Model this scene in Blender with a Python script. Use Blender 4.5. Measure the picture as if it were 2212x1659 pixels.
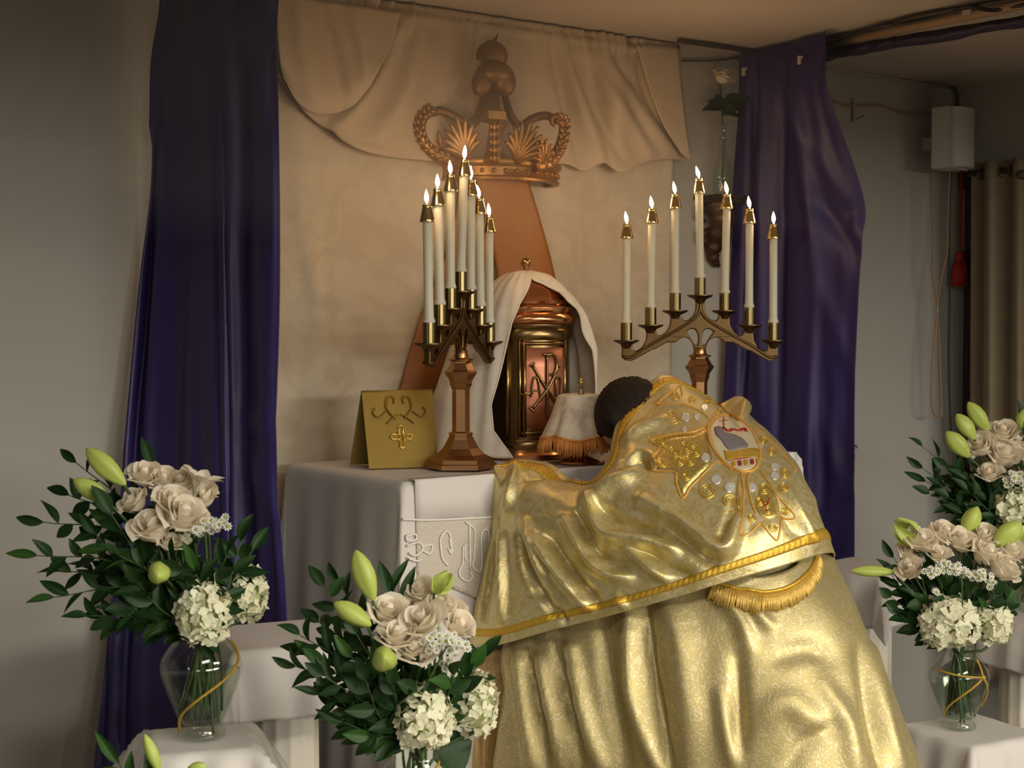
import bpy, bmesh, math, random
import numpy as np
from mathutils import Vector, Matrix
from mathutils.geometry import tessellate_polygon
from mathutils.bvhtree import BVHTree

random.seed(7)
rng = np.random.default_rng(11)
for o in list(bpy.data.objects):
    bpy.data.objects.remove(o)
SC = bpy.context.scene
COL = SC.collection
PI = math.pi

# ------------------------------------------------------------------ camera
FPX, PW, PH = 3155.0, 2212.0, 1659.0
TH = math.radians(35.8)
PITCH = math.atan((PH / 2 - 700.0) / FPX)
CAM = np.array([0.0, -3.618, 1.38])
R_ = np.array([math.cos(TH), -math.sin(TH), 0.0])
H_ = np.array([math.sin(TH), math.cos(TH), 0.0])
Z_ = np.array([0.0, 0.0, 1.0])
F_ = H_ * math.cos(PITCH) - Z_ * math.sin(PITCH)
U_ = H_ * math.sin(PITCH) + Z_ * math.cos(PITCH)
cd = bpy.data.cameras.new('camera')
cam = bpy.data.objects.new('camera', cd)
COL.objects.link(cam)
cd.sensor_width = 36.0
cd.lens = 36.0 * FPX / PW
cd.clip_start = 0.05
M = Matrix.Identity(4)
for i in range(3):
    M[i][0], M[i][1], M[i][2], M[i][3] = R_[i], U_[i], -F_[i], CAM[i]
cam.matrix_world = M
cd.dof.use_dof = True
cd.dof.focus_distance = 3.55
cd.dof.aperture_fstop = 6.3
SC.camera = cam
SC.cycles.max_bounces = 6; SC.cycles.diffuse_bounces = 3; SC.cycles.glossy_bounces = 3; SC.cycles.transmission_bounces = 3; SC.cycles.transparent_max_bounces = 12; SC.cycles.volume_bounces = 0
SC.cycles.adaptive_threshold = 0.05

# ------------------------------------------------------------------ light
SC.view_settings.view_transform = 'Standard'
SC.view_settings.look = 'None'
SC.view_settings.gamma = 1.0
SC.view_settings.use_curve_mapping = False
SC.view_settings.exposure = 0.3
wd = bpy.data.worlds.new('world')
SC.world = wd
wd.use_nodes = True
wd.node_tree.nodes['Background'].inputs[0].default_value = (0.05, 0.045, 0.04, 1)
wd.node_tree.nodes['Background'].inputs[1].default_value = 0.2

def area(name, loc, sx, sy, power, col):
    l = bpy.data.lights.new(name, 'AREA')
    l.shape = 'RECTANGLE'; l.size = sx; l.size_y = sy
    l.energy = power; l.color = col
    o = bpy.data.objects.new(name, l)
    COL.objects.link(o)
    o.location = loc
    return o
WARM = (1.0, 0.93, 0.81)
def aim(o, p):
    o.rotation_euler = (Vector(p) - o.location).to_track_quat('-Z', 'Y').to_euler()
aim(area('ceiling_or_fill_lamp', (3.5, -6.8, 2.00), 2.2, 0.7, 130, WARM), (2.0, -1.2, 0.0))
aim(area('ceiling_or_fill_lamp', (1.0, -7.6, 2.00), 2.2, 0.7, 72, WARM), (1.8, -1.0, 0.0))
aim(area('ceiling_or_fill_lamp', (-2.2, -6.2, 2.00), 1.2, 0.7, 15, WARM), (1.6, -0.9, 0.2))  # added fill behind the camera for highlights on the candelabrum facets
area('ceiling_or_fill_lamp', (0.9, -2.8, 2.26), 0.9, 0.4, 14, WARM)  # unseen overhead fill, placed to brighten the bouquets
area('ceiling_or_fill_lamp', (2.3, -3.3, 2.26), 0.9, 0.4, 20, WARM)

# ------------------------------------------------------------------ helpers
def ray(px, py):
    d = (px - PW / 2) / FPX * R_ + (PH / 2 - py) / FPX * U_ + F_
    return d
def W(px, py, Y):
    """a point seen at (px, py), Y metres ahead of the camera along the floor"""
    d = ray(px, py)
    return CAM + d * (Y / d.dot(H_))
def on_y(px, py, y):
    d = ray(px, py); return CAM + d * ((y - CAM[1]) / d[1])
def on_z(px, py, z):
    d = ray(px, py); return CAM + d * ((z - CAM[2]) / d[2])
def on_x(px, py, x):
    d = ray(px, py); return CAM + d * ((x - CAM[0]) / d[0])
def proj(P):
    q = np.asarray(P, float) - CAM
    x, u, f = q @ R_, q @ U_, q @ F_
    return PW / 2 + FPX * x / f, PH / 2 - FPX * u / f

def unit(v):
    v = np.asarray(v, float); n = np.linalg.norm(v)
    return v / n if n > 1e-12 else v

ROOT = {}
def props(o, label=None, cat=None, group=None, kind=None):
    if label: o['label'] = label
    if cat: o['category'] = cat
    if group: o['group'] = group
    if kind: o['kind'] = kind
    return o
def thing(name, label, cat, loc=(0, 0, 0), rotz=0.0, group=None):
    o = bpy.data.objects.new(name, None)
    o.empty_display_size = 0.05
    COL.objects.link(o)
    M = Matrix.Translation(Vector([float(c) for c in loc])) @ Matrix.Rotation(rotz, 4, 'Z')
    o.matrix_world = M
    ROOT[o.name] = M
    return props(o, label, cat, group)
def xf(M, pts):
    A = np.array(M)
    P = np.asarray(pts, float)
    return P @ A[:3, :3].T + A[:3, 3]

def make_mesh(name, verts, faces, mat=None, smooth=True, sharp=None):
    me = bpy.data.meshes.new(name)
    me.from_pydata([tuple(map(float, v)) for v in verts], [], [tuple(int(i) for i in f) for f in faces])
    if mat is not None: me.materials.append(MAT[mat])
    if smooth:
        me.polygons.foreach_set('use_smooth', [True] * len(me.polygons))
        if sharp: me.set_sharp_from_angle(angle=math.radians(sharp))
    me.update()
    return me
def link(name, me, parent=None, M=None):
    """link a mesh; M is its matrix in the parent's space"""
    o = bpy.data.objects.new(name, me)
    COL.objects.link(o)
    if parent is not None: o.parent = parent
    if M is not None: o.matrix_basis = M
    ROOT[o.name] = (ROOT[parent.name] if parent is not None else Matrix.Identity(4)) @ (M if M is not None else Matrix.Identity(4))
    return o
def put(name, me, parent, Mw):
    """link a mesh at world matrix Mw under parent"""
    return link(name, me, parent, ROOT[parent.name].inverted() @ Mw)

class MB:
    def __init__(s): s.v = []; s.f = []
    def add(s, v, f):
        k = len(s.v)
        s.v.extend([tuple(map(float, p)) for p in v])
        s.f.extend([tuple(int(i) + k for i in q) for q in f])
        return s
    def box(s, c, d, rotz=0.0):
        x, y, z = [q / 2 for q in d]
        v = np.array([(a, b, e) for a in (-x, x) for b in (-y, y) for e in (-z, z)])
        cs, sn = math.cos(rotz), math.sin(rotz)
        v = np.c_[v[:, 0] * cs - v[:, 1] * sn, v[:, 0] * sn + v[:, 1] * cs, v[:, 2]] + np.array(c)
        return s.add(v, [(0, 1, 3, 2), (4, 6, 7, 5), (0, 4, 5, 1), (2, 3, 7, 6), (0, 2, 6, 4), (1, 5, 7, 3)])
    def lathe(s, prof, n=32, c=(0, 0, 0), rf=None, a0=0.0, caps=True):
        v = []; f = []
        for (r, z) in prof:
            for k in range(n):
                a = a0 + 2 * PI * k / n
                rr = r * (rf(a, z) if rf else 1)
                v.append((c[0] + rr * math.cos(a), c[1] + rr * math.sin(a), c[2] + z))
        m = len(prof)
        for i in range(m - 1):
            for k in range(n):
                k2 = (k + 1) % n
                f.append((i * n + k, i * n + k2, (i + 1) * n + k2, (i + 1) * n + k))
        if caps:
            f.append(tuple(range(n))[::-1]); f.append(tuple((m - 1) * n + k for k in range(n)))
        return s.add(v, f)
    def tube(s, pts, r, n=8, closed=False, flat=1.0, caps=True):
        P = [np.asarray(p, float) for p in pts]; m = len(P)
        rr = [r] * m if np.isscalar(r) else list(r)
        T = []
        for i in range(m):
            a = P[(i - 1) % m] if (closed or i > 0) else P[i]
            b = P[(i + 1) % m] if (closed or i < m - 1) else P[i]
            T.append(unit(b - a))
        nrm = np.cross(T[0], Z_)
        if np.linalg.norm(nrm) < 1e-3: nrm = np.cross(T[0], np.array([1.0, 0, 0]))
        nrm = unit(nrm); v = []; f = []
        for i in range(m):
            nrm = unit(nrm - T[i] * nrm.dot(T[i])); b = np.cross(T[i], nrm)
            for k in range(n):
                a = 2 * PI * k / n
                v.append(P[i] + rr[i] * (math.cos(a) * nrm + flat * math.sin(a) * b))
        for i in range(m if closed else m - 1):
            j = (i + 1) % m
            for k in range(n):
                k2 = (k + 1) % n
                f.append((i * n + k, i * n + k2, j * n + k2, j * n + k))
        if not closed and caps:
            f.append(tuple(range(n))[::-1]); f.append(tuple((m - 1) * n + k for k in range(n)))
        return s.add(v, f)
    def grid(s, G, closed_u=False):
        """G[v][u] points"""
        G = np.asarray(G); nv, nu = G.shape[:2]
        f = []
        for j in range(nv - 1):
            for i in range(nu if closed_u else nu - 1):
                i2 = (i + 1) % nu
                f.append((j * nu + i, j * nu + i2, (j + 1) * nu + i2, (j + 1) * nu + i))
        return s.add(G.reshape(-1, 3), f)
    def prism(s, loops, thick, frame):
        """2D loops (outer first, then holes), thickness; frame(x, y, d) -> point"""
        tri = tessellate_polygon([[Vector((p[0], p[1], 0)) for p in l] for l in loops])
        flat = [p for l in loops for p in l]
        n = len(flat)
        v = [frame(p[0], p[1], thick / 2) for p in flat] + [frame(p[0], p[1], -thick / 2) for p in flat]
        f = [tuple(t) for t in tri] + [tuple(i + n for i in t[::-1]) for t in tri]
        k = 0
        for l in loops:
            m = len(l)
            for i in range(m):
                f.append((k + i, k + (i + 1) % m, n + k + (i + 1) % m, n + k + i))
            k += m
        return s.add(v, f)
    def mesh(s, name, mat, smooth=True, sharp=None, fix=False):
        me = make_mesh(name, s.v, s.f, mat, smooth, sharp)
        if fix:
            b = bmesh.new(); b.from_mesh(me); bmesh.ops.recalc_face_normals(b, faces=b.faces); b.to_mesh(me); b.free()
        return me
    def build(s, name, mat, parent=None, world=True, smooth=True, sharp=None, fix=True):
        """vertices are world points unless world=False (then the parent's own space)"""
        if parent is not None and world:
            s.v = [tuple(p) for p in xf(ROOT[parent.name].inverted(), s.v)]
        return link(name, s.mesh(name, mat, smooth, sharp, fix), parent)

def cr(C, n):
    """Catmull-Rom resampling of control points along axis 0"""
    C = np.asarray(C, float); m = len(C)
    E = np.concatenate([[2 * C[0] - C[1]], C, [2 * C[-1] - C[-2]]])
    t = np.linspace(0, m - 1, n); i = np.minimum(t.astype(int), m - 2); u = (t - i)
    u = u.reshape((-1,) + (1,) * (C.ndim - 1))
    p0, p1, p2, p3 = E[i], E[i + 1], E[i + 2], E[i + 3]
    return 0.5 * (2 * p1 + (p2 - p0) * u + (2 * p0 - 5 * p1 + 4 * p2 - p3) * u ** 2 + (3 * p1 - p0 - 3 * p2 + p3) * u ** 3)
def crgrid(C, nv, nu):
    G = cr(C, nv)
    return np.swapaxes(cr(np.swapaxes(G, 0, 1), nu), 0, 1)
def normals(G):
    du = np.gradient(G, axis=1); dv = np.gradient(G, axis=0)
    N = np.cross(du, dv); L = np.linalg.norm(N, axis=2, keepdims=True)
    N = N / np.maximum(L, 1e-9)
    return N
def facing(G, N):
    """normals turned to the camera's side of the room"""
    s = np.sign(np.sum(N * (CAM - G), axis=2, keepdims=True)); s[s == 0] = 1
    return N * (1 if s.mean() > 0 else -1)
def seg_dist(Q, A, B):
    d = B - A; L = d @ d
    t = np.clip(((Q - A) @ d) / max(L, 1e-9), 0, 1)
    return np.linalg.norm(Q - (A + t[..., None] * d), axis=-1), t
def sculpt(G, folds, nrm=None):
    """push a cloth grid in and out along fold lines given as polylines in the picture's frame: (points, width, height)"""
    x, y = proj(G.reshape(-1, 3)); Q = np.c_[x, y]
    D = np.zeros(len(Q))
    for pts, w, h in folds:
        P = cr(np.array(pts, float), max(8, 4 * len(pts)))
        best = np.full(len(Q), 1e9); tt = np.zeros(len(Q)); m = len(P) - 1
        for k in range(m):
            d, t = seg_dist(Q, P[k], P[k + 1])
            b = d < best; best[b] = d[b]; tt[b] = (k + t[b]) / m
        D += h * np.exp(-(best / w) ** 2) * np.clip(np.sin(PI * (0.08 + 0.84 * tt)), 0, 1) ** 0.5
    N = facing(G, normals(G)) if nrm is None else nrm
    return G + N * D.reshape(G.shape[:2] + (1,))
def noise2(nv, nu, fv, fu, seed=0):
    r = np.random.default_rng(seed)
    C = r.standard_normal((fv + 2, fu + 2))
    return crgrid(C[..., None], nv, nu)[..., 0]
def cloth_thick(o, t):
    m = o.modifiers.new('thickness', 'SOLIDIFY'); m.thickness = t; m.offset = 0
    return o

# ------------------------------------------------------------------ materials
MAT = {}
def nd(nt, t, **kw):
    n = nt.nodes.new(t)
    for k, v in kw.items():
        if k.startswith('i_'): n.inputs[k[2:].replace('_', ' ')].default_value = v
        else: setattr(n, k, v)
    return n
def mat(name, col, rough=0.5, metal=0.0, var=None, bump=None, sheen=0.0, spec=0.5, sss=0.0, sub=(1, .6, .4), trans=0.0, coat=0.0, thru=0.0, weave=None, rvar=None):
    """var=(scale, second colour, contrast), bump=(scale, strength), weave=(scale, strength), thru = translucency"""
    m = bpy.data.materials.new(name); m.use_nodes = True
    nt = m.node_tree; b = nt.nodes['Principled BSDF']
    b.inputs['Base Color'].default_value = (*col, 1)
    b.inputs['Roughness'].default_value = rough; b.inputs['Metallic'].default_value = metal
    b.inputs['Specular IOR Level'].default_value = spec
    if coat: b.inputs['Coat Weight'].default_value = coat; b.inputs['Coat Roughness'].default_value = 0.15
    if sss:
        b.inputs['Subsurface Weight'].default_value = sss; b.inputs['Subsurface Radius'].default_value = sub
        b.inputs['Subsurface Scale'].default_value = 0.01
    if trans: b.inputs['Transmission Weight'].default_value = trans
    tc = nd(nt, 'ShaderNodeTexCoord')
    if var:
        n = nd(nt, 'ShaderNodeTexNoise', i_Scale=var[0], i_Detail=5.0, i_Roughness=0.6)
        nt.links.new(tc.outputs['Object'], n.inputs['Vector'])
        r = nd(nt, 'ShaderNodeMapRange'); w = var[2]
        r.inputs[1].default_value = 0.5 - w; r.inputs[2].default_value = 0.5 + w
        nt.links.new(n.outputs['Fac'], r.inputs[0])
        mx = nd(nt, 'ShaderNodeMix', data_type='RGBA')
        mx.inputs[6].default_value = (*col, 1); mx.inputs[7].default_value = (*var[1], 1)
        nt.links.new(r.outputs[0], mx.inputs[0]); nt.links.new(mx.outputs[2], b.inputs['Base Color'])
        if rvar is not None:
            rr = nd(nt, 'ShaderNodeMapRange'); rr.inputs[3].default_value = rough; rr.inputs[4].default_value = rvar
            nt.links.new(r.outputs[0], rr.inputs[0]); nt.links.new(rr.outputs[0], b.inputs['Roughness'])
    last = None
    for kind, s in (('noise', bump), ('weave', weave)):
        if not s: continue
        if kind == 'noise':
            n = nd(nt, 'ShaderNodeTexNoise', i_Scale=s[0], i_Detail=4.0); nt.links.new(tc.outputs['Object'], n.inputs['Vector']); h = n.outputs['Fac']
        else:
            n = nd(nt, 'ShaderNodeTexVoronoi', i_Scale=s[0]); nt.links.new(tc.outputs['Object'], n.inputs['Vector']); h = n.outputs['Distance']
        bp = nd(nt, 'ShaderNodeBump', i_Strength=s[1], i_Distance=0.004)
        nt.links.new(h, bp.inputs['Height'])
        if last: nt.links.new(last, bp.inputs['Normal'])
        last = bp.outputs['Normal']
    if last: nt.links.new(last, b.inputs['Normal'])
    if thru:
        t = nd(nt, 'ShaderNodeBsdfTranslucent'); t.inputs['Color'].default_value = (*col, 1)
        mxs = nd(nt, 'ShaderNodeMixShader'); mxs.inputs[0].default_value = thru
        nt.links.new(b.outputs[0], mxs.inputs[1]); nt.links.new(t.outputs[0], mxs.inputs[2])
        nt.links.new(mxs.outputs[0], nt.nodes['Material Output'].inputs['Surface'])
    MAT[name] = m
    return m
def emit(name, col, s):
    m = bpy.data.materials.new(name); m.use_nodes = True; nt = m.node_tree
    b = nt.nodes['Principled BSDF']
    b.inputs['Base Color'].default_value = (0, 0, 0, 1); b.inputs['Emission Color'].default_value = (*col, 1); b.inputs['Emission Strength'].default_value = s
    m.cycles.emission_sampling = 'NONE'
    MAT[name] = m
def glassy(name, tint, rough=0.03, ior=1.45):
    m = bpy.data.materials.new(name); m.use_nodes = True; nt = m.node_tree
    nt.nodes.remove(nt.nodes['Principled BSDF'])
    t = nd(nt, 'ShaderNodeBsdfTransparent'); t.inputs[0].default_value = (*tint, 1)
    g = nd(nt, 'ShaderNodeBsdfGlossy'); g.inputs['Roughness'].default_value = rough
    lw = nd(nt, 'ShaderNodeLayerWeight', i_Blend=0.5)
    pw = nd(nt, 'ShaderNodeMath', operation='POWER'); pw.inputs[1].default_value = 4.0; nt.links.new(lw.outputs['Facing'], pw.inputs[0])
    fr = nd(nt, 'ShaderNodeMath', operation='MULTIPLY_ADD'); fr.inputs[1].default_value = 0.45; fr.inputs[2].default_value = 0.035 if ior > 1.2 else 0.01; nt.links.new(pw.outputs[0], fr.inputs[0])
    mx = nd(nt, 'ShaderNodeMixShader')
    nt.links.new(fr.outputs[0], mx.inputs[0]); nt.links.new(t.outputs[0], mx.inputs[1]); nt.links.new(g.outputs[0], mx.inputs[2])
    nt.links.new(mx.outputs[0], nt.nodes['Material Output'].inputs['Surface'])
    MAT[name] = m

mat('wall_paint', (0.41, 0.40, 0.365), 0.75, bump=(90, 0.10), var=(3, (0.39, 0.38, 0.345), 0.3), spec=0.3)
mat('ceiling_paint', (0.50, 0.445, 0.38), 0.8, bump=(60, 0.08), spec=0.2)
mat('floor_carpet', (0.22, 0.17, 0.13), 0.95, bump=(220, 0.5))
mat('drape_cream', (0.62, 0.51, 0.33), 0.62, bump=(260, 0.05), sheen=0.2, thru=0.08)
mat('swag_cream', (0.54, 0.45, 0.32), 0.6, bump=(320, 0.06), sheen=0.2, thru=0.12)
mat('purple_satin', (0.022, 0.013, 0.095), 0.48, bump=(25, 0.06), sheen=0.05, spec=0.5, var=(6, (0.027, 0.017, 0.112), 0.3))
mat('purple_dark', (0.018, 0.010, 0.045), 0.55, bump=(40, 0.1))
mat('linen', (0.74, 0.71, 0.68), 0.75, weave=(900, 0.05), sheen=0.15, thru=0.05)
mat('altar_linen', (0.68, 0.645, 0.61), 0.75, weave=(900, 0.06), sheen=0.15)
mat('plaster', (0.74, 0.70, 0.60), 0.6, bump=(50, 0.08))
mat('wood_dark', (0.09, 0.055, 0.03), 0.5, bump=(30, 0.1))
mat('brass', (0.70, 0.52, 0.22), 0.16, 1.0)
mat('brass_ribbed', (0.26, 0.205, 0.095), 0.28, 1.0)
mat('bronze', (0.50, 0.28, 0.13), 0.30, 1.0, var=(30, (0.42, 0.24, 0.11), 0.25))
mat('bronze_dull', (0.16, 0.10, 0.042), 0.40, 1.0, var=(30, (0.13, 0.08, 0.035), 0.25))
mat('bracket_bronze', (0.10, 0.06, 0.03), 0.45, 0.6, var=(25, (0.06, 0.035, 0.018), 0.2), bump=(70, 0.2))
mat('copper', (0.70, 0.33, 0.16), 0.17, 1.0)
mat('copper_panel', (0.55, 0.22, 0.13), 0.42, 0.7)
mat('brass_dark', (0.26, 0.17, 0.07), 0.25, 1.0)
mat('dark_inside', (0.012, 0.010, 0.008), 0.6)
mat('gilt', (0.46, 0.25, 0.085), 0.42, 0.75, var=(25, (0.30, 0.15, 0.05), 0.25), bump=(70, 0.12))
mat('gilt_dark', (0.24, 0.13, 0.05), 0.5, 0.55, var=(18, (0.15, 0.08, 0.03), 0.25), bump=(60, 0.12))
mat('orange_satin', (0.40, 0.165, 0.042), 0.5, var=(8, (0.35, 0.135, 0.032), 0.3), bump=(200, 0.05), thru=0.15, sheen=0.1)
mat('wax', (0.85, 0.83, 0.67), 0.45, thru=0.25)
mat('wick', (0.02, 0.015, 0.01), 0.8)
emit('flame', (1.0, 0.70, 0.36), 26.0)
mat('velvet_white', (0.82, 0.74, 0.62), 0.6, var=(40, (0.74, 0.66, 0.54), 0.2), sheen=0.3, thru=0.05)
mat('brocade_white', (0.78, 0.72, 0.60), 0.5, var=(28, (0.60, 0.53, 0.42), 0.08), sheen=0.2)
mat('fringe_orange', (0.82, 0.38, 0.10), 0.5, var=(60, (0.68, 0.28, 0.07), 0.2))
mat('burse_gold', (0.33, 0.22, 0.038), 0.5, 0.2, weave=(1200, 0.1), var=(60, (0.29, 0.19, 0.033), 0.25))
mat('burse_figure', (0.28, 0.175, 0.03), 0.5, 0.2)
mat('thread_gold', (0.85, 0.62, 0.12), 0.32, 0.8)
mat('glass_dark', (0.02, 0.024, 0.028), 0.08, spec=0.6)
mat('blind', (0.045, 0.04, 0.036), 0.5)
mat('tan_curtain', (0.27, 0.21, 0.135), 0.75, var=(14, (0.22, 0.17, 0.105), 0.25), bump=(180, 0.1))
mat('red_cord', (0.42, 0.025, 0.02), 0.6)
mat('speaker_shell', (0.62, 0.60, 0.54), 0.45, bump=(120, 0.05))
mat('speaker_grille', (0.50, 0.51, 0.47), 0.6, weave=(420, 0.35))
mat('cable_dark', (0.03, 0.025, 0.022), 0.5)
mat('cable_copper', (0.34, 0.20, 0.09), 0.4)
mat('cable_white', (0.45, 0.42, 0.36), 0.5)
mat('pipe_tan', (0.40, 0.29, 0.19), 0.5, bump=(40, 0.05))
mat('hair', (0.026, 0.018, 0.014), 0.65, bump=(160, 0.8), spec=0.15)
mat('skin', (0.55, 0.33, 0.23), 0.5)
mat('lace', (0.62, 0.57, 0.48), 0.8, weave=(260, 0.5))
mat('lace_thread', (0.82, 0.79, 0.72), 0.8, bump=(200, 0.2))
# flowers
mat('leaf', (0.018, 0.058, 0.012), 0.45, var=(12, (0.010, 0.036, 0.008), 0.25), thru=0.08, spec=0.25)
mat('leaf_light', (0.040, 0.115, 0.020), 0.45, var=(12, (0.025, 0.08, 0.014), 0.25), thru=0.12, spec=0.3)
mat('stem', (0.05, 0.10, 0.025), 0.5)
mat('rose_petal', (0.98, 0.89, 0.72), 0.55, var=(20, (0.98, 0.92, 0.79), 0.25), thru=0.42)
mat('rose_heart', (0.94, 0.82, 0.64), 0.6, thru=0.15)
mat('hydrangea', (0.90, 0.89, 0.70), 0.55, var=(30, (0.86, 0.88, 0.58), 0.25), thru=0.2)
mat('hydrangea_core', (0.50, 0.54, 0.24), 0.7)
mat('lily_bud', (0.42, 0.54, 0.09), 0.42, var=(18, (0.52, 0.62, 0.16), 0.25), thru=0.1)
mat('lily_petal', (0.84, 0.78, 0.62), 0.5, thru=0.25)
mat('aster_white', (0.86, 0.85, 0.78), 0.6, thru=0.15)
mat('aster_eye', (0.30, 0.38, 0.06), 0.6)
mat('gold_cord', (0.75, 0.48, 0.08), 0.35, 0.75, bump=(500, 0.8))
glassy('vase_glass', (0.955, 0.975, 0.955))
glassy('water', (0.90, 0.94, 0.90), ior=1.1)
# ---- two woven materials with figures of their own
def figured(name, a, b, scale, lo, hi, rough=(0.6, 0.5), metal=0.0, fine=300, fstr=0.06, thru=0.0, dist=2.5, sheen=0.0, speck=None):
    m = bpy.data.materials.new(name); m.use_nodes = True; nt = m.node_tree; p = nt.nodes['Principled BSDF']
    tc = nd(nt, 'ShaderNodeTexCoord')
    n = nd(nt, 'ShaderNodeTexNoise', i_Scale=scale, i_Detail=1.5, i_Distortion=dist)
    nt.links.new(tc.outputs['Object'], n.inputs['Vector'])
    r = nd(nt, 'ShaderNodeMapRange'); r.inputs[1].default_value = lo; r.inputs[2].default_value = hi
    nt.links.new(n.outputs['Fac'], r.inputs[0])
    f = nd(nt, 'ShaderNodeTexNoise', i_Scale=fine, i_Detail=2.0); nt.links.new(tc.outputs['Object'], f.inputs['Vector'])
    mx = nd(nt, 'ShaderNodeMix', data_type='RGBA'); mx.inputs[6].default_value = (*a, 1); mx.inputs[7].default_value = (*b, 1)
    nt.links.new(r.outputs[0], mx.inputs[0]); nt.links.new(mx.outputs[2], p.inputs['Base Color'])
    q = nd(nt, 'ShaderNodeMapRange'); q.inputs[3].default_value = rough[0]; q.inputs[4].default_value = rough[1]
    nt.links.new(r.outputs[0], q.inputs[0]); nt.links.new(q.outputs[0], p.inputs['Roughness'])
    p.inputs['Metallic'].default_value = metal
    b1 = nd(nt, 'ShaderNodeBump', i_Strength=0.25, i_Distance=0.0008); nt.links.new(r.outputs[0], b1.inputs['Height'])
    b2 = nd(nt, 'ShaderNodeBump', i_Strength=fstr, i_Distance=0.002); nt.links.new(f.outputs['Fac'], b2.inputs['Height'])
    nt.links.new(b1.outputs[0], b2.inputs['Normal']); nt.links.new(b2.outputs[0], p.inputs['Normal'])
    if thru:
        t = nd(nt, 'ShaderNodeBsdfTranslucent'); nt.links.new(mx.outputs[2], t.inputs[0])
        ms = nd(nt, 'ShaderNodeMixShader'); ms.inputs[0].default_value = thru
        nt.links.new(p.outputs[0], ms.inputs[1]); nt.links.new(t.outputs[0], ms.inputs[2]); nt.links.new(ms.outputs[0], nt.nodes['Material Output'].inputs[0])
    MAT[name] = m
figured('damask_cream', (0.53, 0.465, 0.35), (0.485, 0.42, 0.31), 6.0, 0.45, 0.56, (0.72, 0.58), fine=400)
figured('gold_lame', (0.66, 0.55, 0.23), (0.69, 0.61, 0.35), 40.0, 0.46, 0.56, (0.38, 0.45), 0.64, fine=260, fstr=0.20, dist=1.5, sheen=0.1)
figured('gold_brocade', (0.50, 0.415, 0.18), (0.57, 0.495, 0.28), 52.0, 0.50, 0.57, (0.46, 0.43), 0.58, fine=260, fstr=0.18, dist=3.0, sheen=0.1)
figured('gold_glitter', (0.80, 0.68, 0.27), (0.68, 0.54, 0.16), 120.0, 0.46, 0.54, (0.25, 0.4), 0.85, fine=420, fstr=0.28, dist=3.0)
figured('trim_gold', (0.74, 0.48, 0.06), (0.62, 0.38, 0.04), 160.0, 0.42, 0.58, (0.36, 0.45), 0.6, fine=700, fstr=0.3)
figured('fringe_gold', (0.82, 0.58, 0.16), (0.68, 0.45, 0.10), 120.0, 0.42, 0.58, (0.42, 0.5), 0.45, fine=700, fstr=0.2)
figured('tan_satin', (0.56, 0.38, 0.17), (0.48, 0.32, 0.14), 14.0, 0.42, 0.58, (0.40, 0.45), 0.3, fine=300, fstr=0.1)

# ------------------------------------------------------------------ the room
CEIL = float(on_y(1130, 49, 0)[2])
XR = float(on_y(2057, 190, 0)[0])
XL, YB = -3.2, -8.4
def structure(name, mb, m, **kw):
    o = mb.build(name, m, smooth=False, **kw); o['kind'] = 'structure'; return o
FL = -.22
structure('platform', MB().box((2.15, -1.15, FL / 2), (3.5, 2.28, -FL - .002)), 'floor_carpet')
structure('floor', MB().box(((XL + XR) / 2, YB / 2, FL - 0.05), (XR - XL + .4, -YB + .4, 0.1)), 'floor_carpet')
structure('ceiling', MB().box(((XL + XR) / 2, YB / 2, CEIL + 0.05), (XR - XL + .4, -YB + .4, 0.1)), 'ceiling_paint')
structure('wall_back', MB().box(((XL + XR) / 2, 0.05, (CEIL + FL) / 2), (XR - XL + .2, 0.1, CEIL - FL)), 'wall_paint')
structure('wall_left', MB().box((XL - 0.05, YB / 2, (CEIL + FL) / 2), (0.1, -YB, CEIL - FL)), 'wall_paint')
structure('ceiling_beam', MB().box(((XL + XR) / 2, -4.75, CEIL - .235), (XR - XL, .30, .47)), 'ceiling_paint')  # added baffle out of view, keeps the lamps off the upper walls
structure('wall_front', MB().box(((XL + XR) / 2, YB - 0.05, (CEIL + FL) / 2), (XR - XL + .2, 0.1, CEIL - FL)), 'wall_paint')
WZ1 = float(on_x(2070, 372, XR)[2]); WZ0 = 0.55; WY0, WY1 = -0.02, -1.35
m = MB()
m.box((XR + .06, (WY1 + YB) / 2, (CEIL + FL) / 2), (.12, WY1 - YB, CEIL - FL))
m.box((XR + .06, WY0 / 2, (CEIL + FL) / 2), (.12, -WY0, CEIL - FL))
m.box((XR + .06, (WY0 + WY1) / 2, (WZ0 + FL) / 2), (.12, WY0 - WY1, WZ0 - FL))
m.box((XR + .06, (WY0 + WY1) / 2, (WZ1 + CEIL) / 2), (.12, WY0 - WY1, CEIL - WZ1))
structure('wall_right', m, 'wall_paint')
wn = thing('window_1', None, None, (XR, (WY0 + WY1) / 2, WZ0)); wn['kind'] = 'structure'
MB().box((XR + .09, (WY0 + WY1) / 2, (WZ0 + WZ1) / 2), (.008, WY0 - WY1, WZ1 - WZ0)).build('pane', 'glass_dark', wn, smooth=False)
fr = MB(); wcz = (WZ0 + WZ1) / 2
for y in (WY0 - .02, WY1 + .02, (WY0 + WY1) / 2): fr.box((XR + .075, y, wcz), (.03, .04, WZ1 - WZ0))
for z in (WZ0 + .02, WZ1 - .02): fr.box((XR + .075, (WY0 + WY1) / 2, z), (.03, WY0 - WY1, .04))
fr.build('window_frame', 'wood_dark', wn, smooth=False)
sl = MB().box((0, 0, 0), (.040, WY0 - WY1 - .06, .0022)).mesh('slat', 'blind', False)
nz = int((WZ1 - WZ0 - .3) / .036)
for i in range(nz):
    put('blind_slat', sl, wn, Matrix.Translation((XR + .035, (WY0 + WY1) / 2, WZ0 + .06 + i * .036)) @ Matrix.Rotation(math.radians(52), 4, 'Y'))
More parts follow.
